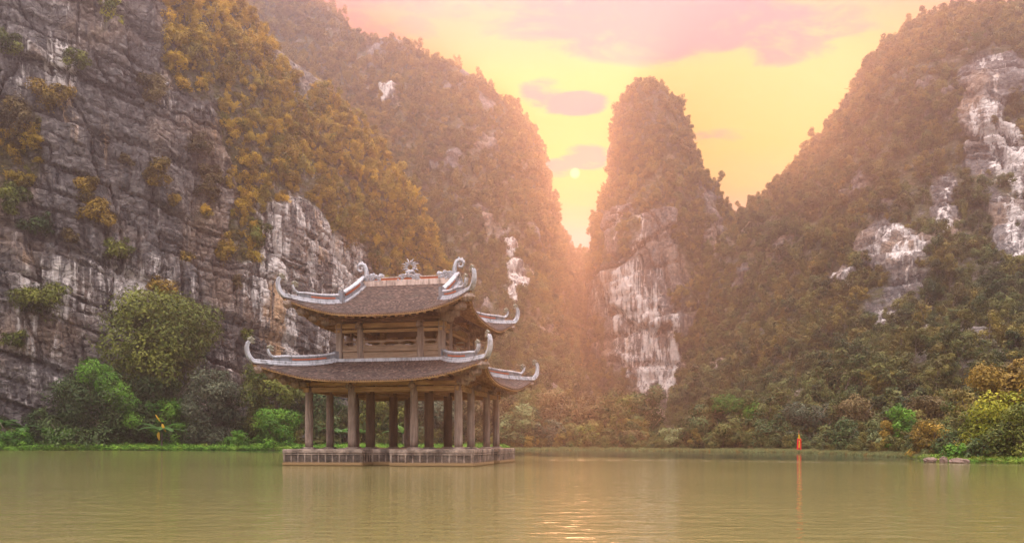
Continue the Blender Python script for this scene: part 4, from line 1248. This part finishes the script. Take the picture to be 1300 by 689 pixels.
L_ = 'trees on the bank below the left cliff'
plant('tree', 'largest round olive green tree against the foot of the grey cliff', 'tree', 209, 147, 158, 374, 512, M['leaf_olive'], 1, leaf=.30, lobes=34, tint_amp=.30)
plant('tree', 'dark domed tree draped with bright creeper left of the largest olive tree', 'tree', 124, 138, 132, 466, 572, M['leaf_dark'], 2, leaf=.24, lobes=26, creeper=[(.15, .85, .26), (.38, .62, .26), (.55, .35, .26), (.72, .05, .22), (.8, -.3, .2), (.3, .85, .18), (.66, .2, .2)])
plant('tree', 'greyish round tree between the yellow banana leaf and the pavilion', 'tree', 268, 139, 86, 464, 566, M['leaf_grey'], 3, leaf=.23, lobes=22)
plant('tree', 'tall green tree half hidden by the left eave of the lower roof', 'tree', 346, 144, 92, 456, 560, M['leaf_olive'], 4, leaf=.26, lobes=20)
plant('tree', 'dark tree seen between the leftmost two front columns of the pavilion', 'tree', 408, 148, 90, 470, 560, M['leaf_dark'], 5, leaf=.26, lobes=16)
plant('tree', 'olive tree seen through the middle bay of the pavilion', 'tree', 482, 150, 88, 474, 562, M['leaf_olive'], 6, leaf=.26, lobes=16)
plant('tree', 'grey green tree seen behind the right bay of the pavilion', 'tree', 552, 151, 92, 482, 564, M['leaf_grey'], 7, leaf=.26, lobes=16)
plant('tree', 'pale brown tree behind the right edge of the pavilion columns', 'tree', 618, 150, 80, 486, 564, M['leaf_rust'], 8, leaf=.26, lobes=16)
plant('shrub', 'bright green creeper mound sloping down left of the pavilion plinth', 'shrub', 348, 138.5, 74, 520, 572, M['leaf_bright'], 9, leaf=.20, lobes=14)
plant('shrub', 'bright green vine covered shrub just behind the yellow banana leaf', 'shrub', 214, 141, 56, 500, 568, M['leaf_bright'], 10, leaf=.22, lobes=14, tint_amp=.45)
plant('shrub', 'low lime green mound at the waterline in the far left corner', 'shrub', 14, 134.6, 84, 541, 572, M['leaf_bright'], 11, leaf=.18, lobes=12)
plant('shrub', 'low bright green mound between the far left corner and the domed tree', 'shrub', 78, 134.8, 70, 544, 572, M['leaf_bright'], 12, leaf=.18, lobes=12)
plant('shrub', 'small leafy shrub at the water between domed tree and pavilion plinth', 'shrub', 300, 137, 60, 548, 572, M['leaf_bright'], 13, leaf=.18, lobes=10)
plant('shrub', 'dark green shrub filling the gap below the largest round tree', 'shrub', 200, 144, 100, 476, 562, M['leaf_dark'], 15, leaf=.24, lobes=16)
plant('shrub', 'dull green shrub under the rock overhang at the far left', 'shrub', 62, 140, 60, 516, 562, M['leaf_dark'], 14, leaf=.24, lobes=10)

FS = 'trees along the far shore'
for i, (kd, lab, px, D, w, top, m, sq) in enumerate([
    ('shrub', 'palest bush on the far shore beside the right edge of the plinth', 662, 143, 62, 512, 'leaf_pale', 1),
    ('shrub', 'grey green bush right of the palest bush on the far shore', 700, 141, 50, 532, 'leaf_grey', 1),
    ('tree', 'rusty brown tree above the two pale bushes right of the plinth', 706, 152, 74, 494, 'leaf_rust', 1),
    ('tree', 'brown feathery tree at the foot of the valley gap', 752, 150, 62, 500, 'leaf_rust', 1),
    ('shrub', 'low green bush on the grassy far bank below the valley gap', 742, 137, 48, 540, 'leaf_olive', 1),
    ('tree', 'olive tree below the left side of the white scarred peak', 792, 146, 70, 496, 'leaf_olive', 1),
    ('shrub', 'reedy brown bush on the grass below the white scarred peak', 802, 131, 46, 545, 'leaf_rust', 1),
    ('tree', 'dark tree left of the foot of the white rock streak', 822, 144, 54, 484, 'leaf_dark', 1),
    ('shrub', 'silvery bush at the foot of the white rock streak', 856, 122, 44, 542, 'leaf_pale', 1),
    ('tree', 'broad dark spreading tree with yellow green top right of the white streak', 916, 119, 138, 512, 'leaf_dark', 1),
    ('tree', 'dark rounded tree between the broad spreading tree and the red flag', 978, 108, 58, 528, 'leaf_dark', 1),
    ('tree', 'grey tiered tree standing just behind the red flag', 1028, 106, 92, 514, 'leaf_grey', 1),
    ('tree', 'brown crowned tree right of the red flag', 1086, 104, 84, 504, 'leaf_rust', 1),
    ('tree', 'dark green tree below the brown crowned tree right of the flag', 1080, 92, 56, 532, 'leaf_dark', 1),
    ('shrub', 'pale twiggy bush at the water right of the red flag', 1118, 79, 46, 548, 'leaf_pale', 1),
    ('tree', 'fresh green tree standing apart near the end of the far shore', 1146, 76, 52, 513, 'leaf_bright', 1),
    ('tree', 'brown topped tree behind the fresh green tree', 1178, 84, 62, 500, 'leaf_rust', 1),
    ('tree', 'grey green tree behind the golden shrub on the right bank', 1218, 78, 66, 508, 'leaf_olive', 1)]):
    c = [(-.1, .9, .22), (.12, .85, .22), (.35, .6, .22)] if 'yellow green top' in lab else None
    plant(kd, lab, kd, px, D, w, top, 574 if D > 100 else 578, M[m], 50 + i, leaf=.0017 * D, lobes=18, creeper=c)
RB = [('shrub', 'golden topped shrub leaning over the pink rocks', 1184, 60.5, 62, 534, 580, 'leaf_ochre', .12),
      ('shrub', 'small dark shrub beside the golden topped shrub', 1208, 56.5, 44, 543, 582, 'leaf_dark', .11),
      ('shrub', 'low bright bush at the water behind the pink rocks', 1214, 51.5, 44, 562, 586, 'leaf_bright', .10),
      ('tree', 'bright yellow green tree leaning out over the right bank', 1266, 52.5, 96, 500, 588, 'leaf_yellow', .11),
      ('tree', 'dark green tree filling the right edge above the water', 1296, 49.0, 84, 512, 589, 'leaf_olive', .11),
      ('tree', 'orange leaved tree above the bright yellow green tree', 1284, 62, 104, 452, 540, 'leaf_ochre', .13),
      ('tree', 'tall olive tree cut by the right edge of the picture', 1345, 50, 90, 470, 588, 'leaf_olive', .12),
      ('shrub', 'dark low shrub under the bright yellow green tree', 1246, 50.3, 50, 556, 588, 'leaf_dark', .10)]
for i, (kd, lab, px, D, w, top, bot, m, lf) in enumerate(RB):
    plant(kd, lab, kd, px, D, w, top, bot, M[m], 80 + i, leaf=lf, lobes=20, tint_amp=.45)

def banana(label, px, D, top, mat, seed, n=7, yellow=0, lean=0.0):
    rng = np.random.default_rng(seed)
    x = (px - 650) / F * D; gz_ = max(0, float(ground_z(x, D)[0])); h = H + (YH - top) / F * D - gz_
    root = empty('banana_plant', (x, D, gz_)); tag(root, label, 'banana plant')
    st = h * .45; mb = MB()
    mb.tube([Vector((0, 0, -.2)), Vector((lean * .4, 0, st * .5)), Vector((lean, 0, st))], [.17, .15, .10], 8); mb.build('stem', M['bark'], root, True)
    for i in range(n):
        a = i * 2.399 + rng.uniform(-.3, .3); L = h * rng.uniform(.55, .8); el = rng.uniform(.5, 1.2)
        d = Vector((math.cos(a), math.sin(a) * .8, 0)); sd = Vector((-d.y, d.x, 0)); V = []; Q = []; m = 9
        for q in range(m):
            t = q / (m - 1); p = Vector((lean, 0, st)) + d * (L * t * math.cos(el * (1 - t * .6))) + Vector((0, 0, L * (math.sin(el) * t - .75 * t * t * (1.3 - el * .6))))
            w = L * .17 * math.sin(math.pi * min(1, .06 + t * .94)) ** .7 + .01
            V += [p - sd * w + Vector((0, 0, -w * .25)), p + Vector((0, 0, .02)), p + sd * w + Vector((0, 0, -w * .25))]
        for q in range(m - 1):
            b = q * 3; Q += [(b, b + 1, b + 4, b + 3), (b + 1, b + 2, b + 5, b + 4)]
        mt = M['banana_yellow'] if i < yellow else mat
        o = link(bpy.data.objects.new('leaf', quad_mesh('leaf', [tuple(v) for v in V], Q, mt, True, dict(tint=('FACE', [rng.uniform(.3, .9)] * len(Q))))), root)
    return root
banana('banana plant with one hanging yellow leaf between the domed and greyish trees', 205, 135.6, 522, M['banana'], 3, 9, 0, .1)
# the yellowed, hanging leaves of that plant
bp = [o for o in sc.objects if o.name.startswith('banana_plant')][-1]
def hang_leaf(root, p, q, w, name='yellow_leaf'):
    p = Vector(p); q = Vector(q); V = []; Q = []; m = 8; d = (q - p); sd = Vector((.8, -.2, .25)).normalized(); sd = (sd - d.normalized() * sd.dot(d.normalized())).normalized()
    for i in range(m):
        t = i / (m - 1); c = p + d * t + Vector((0, -.25 * math.sin(math.pi * t), .3 * math.sin(math.pi * t) * .4)); ww = w * math.sin(math.pi * (.07 + .9 * t)) ** .6
        V += [tuple(c - sd * ww), tuple(c + Vector((0, -.05, 0))), tuple(c + sd * ww)]
    for i in range(m - 1):
        b = i * 3; Q += [(b, b + 1, b + 4, b + 3), (b + 1, b + 2, b + 5, b + 4)]
    o = link(bpy.data.objects.new(name, quad_mesh(name, V, Q, M['banana_yellow'], True, dict(tint=('FACE', [.5] * len(Q))))), root); o['label'] = 'yellowed hanging leaf'
hang_leaf(bp, (-.85, -.4, 5.9), (.15, -.6, 4.6), .13)
hang_leaf(bp, (.35, -.6, 4.3), (1.15, -.8, 2.9), .26)
hang_leaf(bp, (-.25, -.5, 2.9), (-.1, -.6, 1.5), .30)
for i, (lab, px, D, top, n) in enumerate([
    ('banana plant with lime leaves at the left edge of the bank', 4, 138, 512, 7), ('broad leaved plant second from the left edge under the overhang', 32, 137.5, 520, 9), ('low broad leaved plant beside the domed tree under the cliff', 64, 137, 530, 9),
    ('banana plant seen left of the second front column', 432, 143, 530, 7), ('banana plant seen right of the second front column', 456, 143.5, 534, 7),
    ('banana plant with pale leaves seen in the middle bay of the pavilion', 512, 144, 528, 7), ('broad leaved plant at the water beside the left plinth corner', 372, 141, 548, 8)]):
    banana(lab, px, D, top, M['banana'], 20 + i, n)

# small shed on the bank behind the pavilion
x = (392 - 650) / F * 143; zb = float(ground_z(x, 143)[0])
shed = empty('shed', (x, 143, zb - .2), .2); shed.scale = (.72, .72, .72); tag(shed, 'small grey roofed shed on the bank behind the left column', 'shed')
mb = MB(); mb.box((0, 0, 1.2), (4.0, 3.0, 2.8)); w_ = mb.build('wall', M['wall'], shed, bevel=.03)
mb = MB(); mb.box((-.9, -1.52, 1.0), (.9, .06, 1.9)); mb.build('door', M['wood_dark'], w_); mb = MB(); mb.box((.9, -1.52, 1.5), (.9, .06, .8)); mb.build('window', M['wood_dark'], w_)
mb = MB(); mb.beam((-2.5, -.95, 3.05), (2.5, -.95, 3.05), 2.1, .10, up=(0, -.42, 1)); mb.beam((-2.5, .95, 3.05), (2.5, .95, 3.05), 2.1, .10, up=(0, .42, 1)); mb.build('roof', M['roofing'], shed)

# festival flag at the waterline
x = (1014 - 650) / F * 97; fl = empty('flag', (x, 97, -.1)); tag(fl, 'tall red festival flag with yellow trim on a pole by the water', 'flag')
mb = MB(); mb.tube([Vector((0, 0, -.6)), Vector((0, 0, 1.3)), Vector((.02, 0, 2.75))], [.035, .03, .02], 8); mb.blob((.02, 0, 2.78), (.05, .05, .08), 1, .05, 6); mb.build('pole', M['red'], fl, True)
def drape(name, z0, z1, w0, w1, mat, seed, yoff=0):
    V = []; nu_, nv_ = 20, 14
    for i in range(nu_):
        for j in range(nv_):
            u = i / (nu_ - 1); t = j / (nv_ - 1); w = w0 + (w1 - w0) * t
            V.append(((u - .42) * w, yoff - .05 + .07 * math.sin(u * 14 + t * 3 + seed), z0 + (z1 - z0) * t - .10 * u * (1 - t)))
    o = link(bpy.data.objects.new(name, quad_mesh(name, V, grid_quads(nu_, nv_), mat, True)), fl)
    sd = o.modifiers.new('thick', 'SOLIDIFY'); sd.thickness = .012
drape('cloth', .10, 1.85, .60, .44, M['cloth_red'], 0)
drape('trim', 1.84, 2.35, .26, .12, M['cloth_yellow'], 2)
drape('side_trim', .75, 1.6, .16, .10, M['cloth_yellow'], 1, -.12)

# pink rocks at the foot of the right bank
mrock = M['rock_bank'] = mat_plain('bank_rock', (.09, .062, .048), (.20, .14, .11), .9, 2.5)
for i, (lab, px, D, w, h_) in enumerate([('flat pinkish rock at the tip of the right bank', 1181, 49.2, .42, .13), ('rounded pinkish rock between two flat rocks on the right bank', 1198, 48.6, .26, .17), ('long flat pinkish rock nearest the bright yellow green tree', 1217, 47.8, .62, .12)]):
    mb = MB(); mb.blob((0, 0, 0), (w, w * .6, h_ * 1.6), i + 3, .35, 12)
    o = mb.build('rock', mrock); o.location = ((px - 650) / F * D, D, .10); tag(o, lab, 'rock', 'rocks at the foot of the right bank')

# scrub clinging to the cliff
PXC, PYC = project(LEFT[1])
front = (LEFT[1][:, 1] < 245)
def on_cliff(px, py):
    d2 = (PXC - px) ** 2 + (PYC - py) ** 2 + np.where(front, 0, 1e6) + LEFT[1][:, 1] * .05
    k = int(np.argmin(d2)); return Vector(LEFT[1][k]), Vector(LEFT[2][k])
for i, (px, py, w, h_, m, lab) in enumerate([
    (195, 226, 42, 44, 'leaf_ochre', 'round golden bush alone on the bare grey cliff face'),
    (66, 128, 70, 44, 'leaf_ochre', 'widest ochre bush spilling over the upper left cliff'),
    (22, 168, 64, 70, 'leaf_rust', 'rust brown scrub on the cliff near the left edge'),
    (110, 236, 36, 34, 'leaf_ochre', 'ochre bush above the longest hanging bush on the cliff'),
    (124, 268, 54, 46, 'leaf_ochre', 'long ochre bush hanging from a ledge halfway up the cliff'),
    (18, 256, 46, 50, 'leaf_olive', 'dark green bush at the left edge halfway up the cliff'),
    (50, 286, 42, 36, 'leaf_dark', 'darkest green bush on the cliff right of the left edge bush'),
    (152, 316, 40, 30, 'leaf_olive', 'small olive bush below the long hanging ochre bush'),
    (52, 384, 74, 60, 'leaf_olive', 'broad olive brown bush on the ledge left of the large tree'),
    (18, 432, 44, 26, 'leaf_olive', 'thin olive scrub at the left edge low on the cliff'),
    (206, 366, 54, 30, 'leaf_ochre', 'ochre crown just above the largest round tree'),
    (262, 232, 40, 56, 'leaf_rust', 'brown hanging bush right of the round golden bush'),
    (284, 318, 26, 50, 'leaf_ochre', 'narrow ochre bush hanging left of the pale rock face'),
    (238, 330, 22, 18, 'leaf_ochre', 'tiny ochre tuft on the grey wall above the largest tree'),
    (98, 82, 38, 30, 'leaf_olive', 'olive bush above the widest ochre bush'),
    (190, 122, 48, 46, 'leaf_rust', 'reddish brown bush high above the round golden bush'),
    (138, 18, 34, 56, 'leaf_yellow', 'sunlit yellow bush at the top edge of the cliff'),
    (246, 186, 44, 40, 'leaf_rust', 'rusty bush between the golden bush and the wooded crest'),
    (312, 425, 22, 22, 'leaf_olive', 'small green tuft beside the pale rock face near the roof horn'),
    (322, 300, 34, 60, 'leaf_olive', 'dark hanging bush at the top left of the pale rock face'),
    (90, 300, 26, 22, 'leaf_rust', 'small rusty tuft left of the small olive bush'),
    (10, 60, 44, 36, 'leaf_olive', 'olive scrub at the upper left edge of the cliff'),
    (162, 205, 22, 18, 'leaf_rust', 'small rusty tuft just left of the round golden bush'),
    (218, 256, 24, 20, 'leaf_ochre', 'small ochre tuft just below the round golden bush'),
    (440, 300, 40, 50, 'leaf_ochre', 'ochre bush hanging on the right edge of the pale rock face'),
    (300, 360, 18, 30, 'leaf_rust', 'thin rusty tuft on the dark rock left of the pale face')]):
    rng = np.random.default_rng(300 + i); p, nrm = on_cliff(px, py)
    if nrm.y > 0: nrm = -nrm
    D = p.y; rx = w / F * D / 2; rz = h_ / F * D / 2
    C, Rr = crown_lobes(rng, 9, rx, rz); C[:, 1] *= .7
    V, Q, t = leaf_cloud(C, Rr * np.array([1, .7, 1]), int(max(700, min(9000, rx * rz / .05 * 11))), .25, rng, droop=.9, tint_amp=.4)
    o = link(bpy.data.objects.new('bush', quad_mesh('bush', V, Q, M[m], False, dict(tint=('FACE', t)))))
    o.location = p + nrm * rx * .35; tag(o, lab, 'bush', 'bushes clinging to the left cliff')

# ground cover, grass and the wood on the low ground behind the banks
low_kinds = bpy.data.collections.new('low_kinds'); grass_kinds = bpy.data.collections.new('grass_kinds')
for i in range(4):
    rng = np.random.default_rng(400 + i); C = np.stack([rng.uniform(-.4, .4, 7), rng.uniform(-.4, .4, 7), rng.uniform(.0, .25, 7)], -1)
    V, Q, t = leaf_cloud(C, rng.uniform(.18, .34, 7), 260, .075, rng, droop=.5); V[:, 2] = np.maximum(V[:, 2], 0)
    low_kinds.objects.link(bpy.data.objects.new('g%02d' % i, quad_mesh('g%02d' % i, V, Q, M['leaf_bright'], False, dict(tint=('FACE', t)))))
    n = 90; a = rng.random(n) * 6.283; r = rng.random(n) ** .5 * .5; b = np.stack([np.cos(a) * r, np.sin(a) * r, r * 0], -1); tip = b + np.stack([rng.normal(size=n) * .18, rng.normal(size=n) * .18, rng.uniform(.4, 1.0, n)], -1)
    sd = np.stack([-np.sin(a), np.cos(a), a * 0], -1) * .03
    V = np.stack([b - sd, b + sd, tip + sd * .2, tip - sd * .2], 1).reshape(-1, 3)
    grass_kinds.objects.link(bpy.data.objects.new('t%02d' % i, quad_mesh('t%02d' % i, V, np.arange(n * 4).reshape(-1, 4), M['leaf_pale'], False, dict(tint=('FACE', rng.random(n))))))

def along_shore(px0, px1, d0, d1, n, seed, power=1.0):
    rng = np.random.default_rng(seed); out = []
    S = np.array(SHORE); pxs = 650 + F * S[:, 0] / S[:, 1]
    px = rng.uniform(px0, px1, n); D = np.interp(px, pxs, S[:, 1]); D = D + rng.uniform(d0, d1, n) ** 1.0 
    X = (px - 650) / F * D; sd = shore_dist(X, D) + fbm(np.stack([X, D, X * 0], -1) * .12, 3, 5) * 1.6
    k = sd > -.15
    P = np.stack([X[k], D[k], np.maximum(ground_z(X[k], D[k]), 0) - .03], -1)
    return P, rng
P, rng = along_shore(-140, 640, -1.5, 12, 6500, 1)
stuff_points('ground_cover', P, rng.uniform(.8, 2.7, len(P)), 4, low_kinds, np.clip(rng.normal(size=len(P)) * .2, 0, 1), rng.uniform(-.2, .6, len(P)), rng, 'bright green creeping plants along the left waterline', 'ground cover', (.5, .9), .1)
P, rng = along_shore(600, 1180, -1.5, 8, 9000, 2)
stuff_points('grass', P, rng.uniform(.22, .45, len(P)), 4, grass_kinds, np.clip(rng.normal(size=len(P)) * .3, 0, 1), rng.uniform(-.1, .6, len(P)), rng, 'pale green grass fringe along the far waterline', 'grass', (.5, 1.0), .1)
P, rng = along_shore(1160, 1420, -.5, 8, 1600, 3)
stuff_points('ground_cover', P, rng.uniform(.35, .9, len(P)), 4, low_kinds, np.clip(.3 + rng.normal(size=len(P)) * .3, 0, 1), rng.uniform(-.2, .6, len(P)), rng, 'low green plants along the right bank', 'ground cover', (.5, 1.0), .1)
P, rng = along_shore(-300, 1500, 3.5, 95, 6000, 4)
k = ~((P[:, 1] < 146) & (650 + F * P[:, 0] / P[:, 1] < 330)); P = P[k]
sz = rng.uniform(2.2, 5.5, len(P)) * np.where(P[:, 1] > 100, 1, .75)
px_ = 650 + F * P[:, 0] / P[:, 1]
dsh = shore_dist(P[:, 0], P[:, 1]); sz = sz * np.clip(.35 + dsh / 14, .35, 1)
kk = ~((np.abs(px_ - 847) < 9) & (P[:, 1] > 128)); P, sz, px_, dsh = P[kk], sz[kk], px_[kk], dsh[kk]
sz = np.where((px_ > 815) & (px_ < 875), sz * .6, sz)
stuff_points('woodland', P - np.array([0, 0, .3]), sz, 10, forest_kinds, np.clip(.04 + fbm(P * .05, 3, 4) * .6 + rng.normal(size=len(P)) * .2, 0, 1), np.clip(rng.normal(size=len(P)) * .3 + .3, -.3, 1), rng, 'mixed green and brown undergrowth and trees behind the banks', 'woodland')

# ------------------------------------------------------------------ haze
def build_haze():
    mb = MB(); x0, x1, y0, y1, z0, z1 = -512, 512, -132, 502, -3.5, 240
    mb.box(((x0 + x1) / 2, (y0 + y1) / 2, (z0 + z1) / 2), (x1 - x0, y1 - y0, z1 - z0))
    m = bpy.data.materials.new('haze'); m.use_nodes = True; g = NT(m.node_tree)
    v = g.new('ShaderNodeVolumePrincipled')
    v.inputs['Color'].default_value = (1.0, .83, .83, 1); v.inputs['Density'].default_value = HAZE_DENSITY
    v.inputs['Anisotropy'].default_value = HAZE_G
    o = g.new('ShaderNodeOutputMaterial'); g.l.new(v.outputs[0], o.inputs['Volume'])
    o_ = mb.build('haze', m); tag(o_, 'pale sunset haze filling the valley', 'haze', kind='stuff')
build_haze()
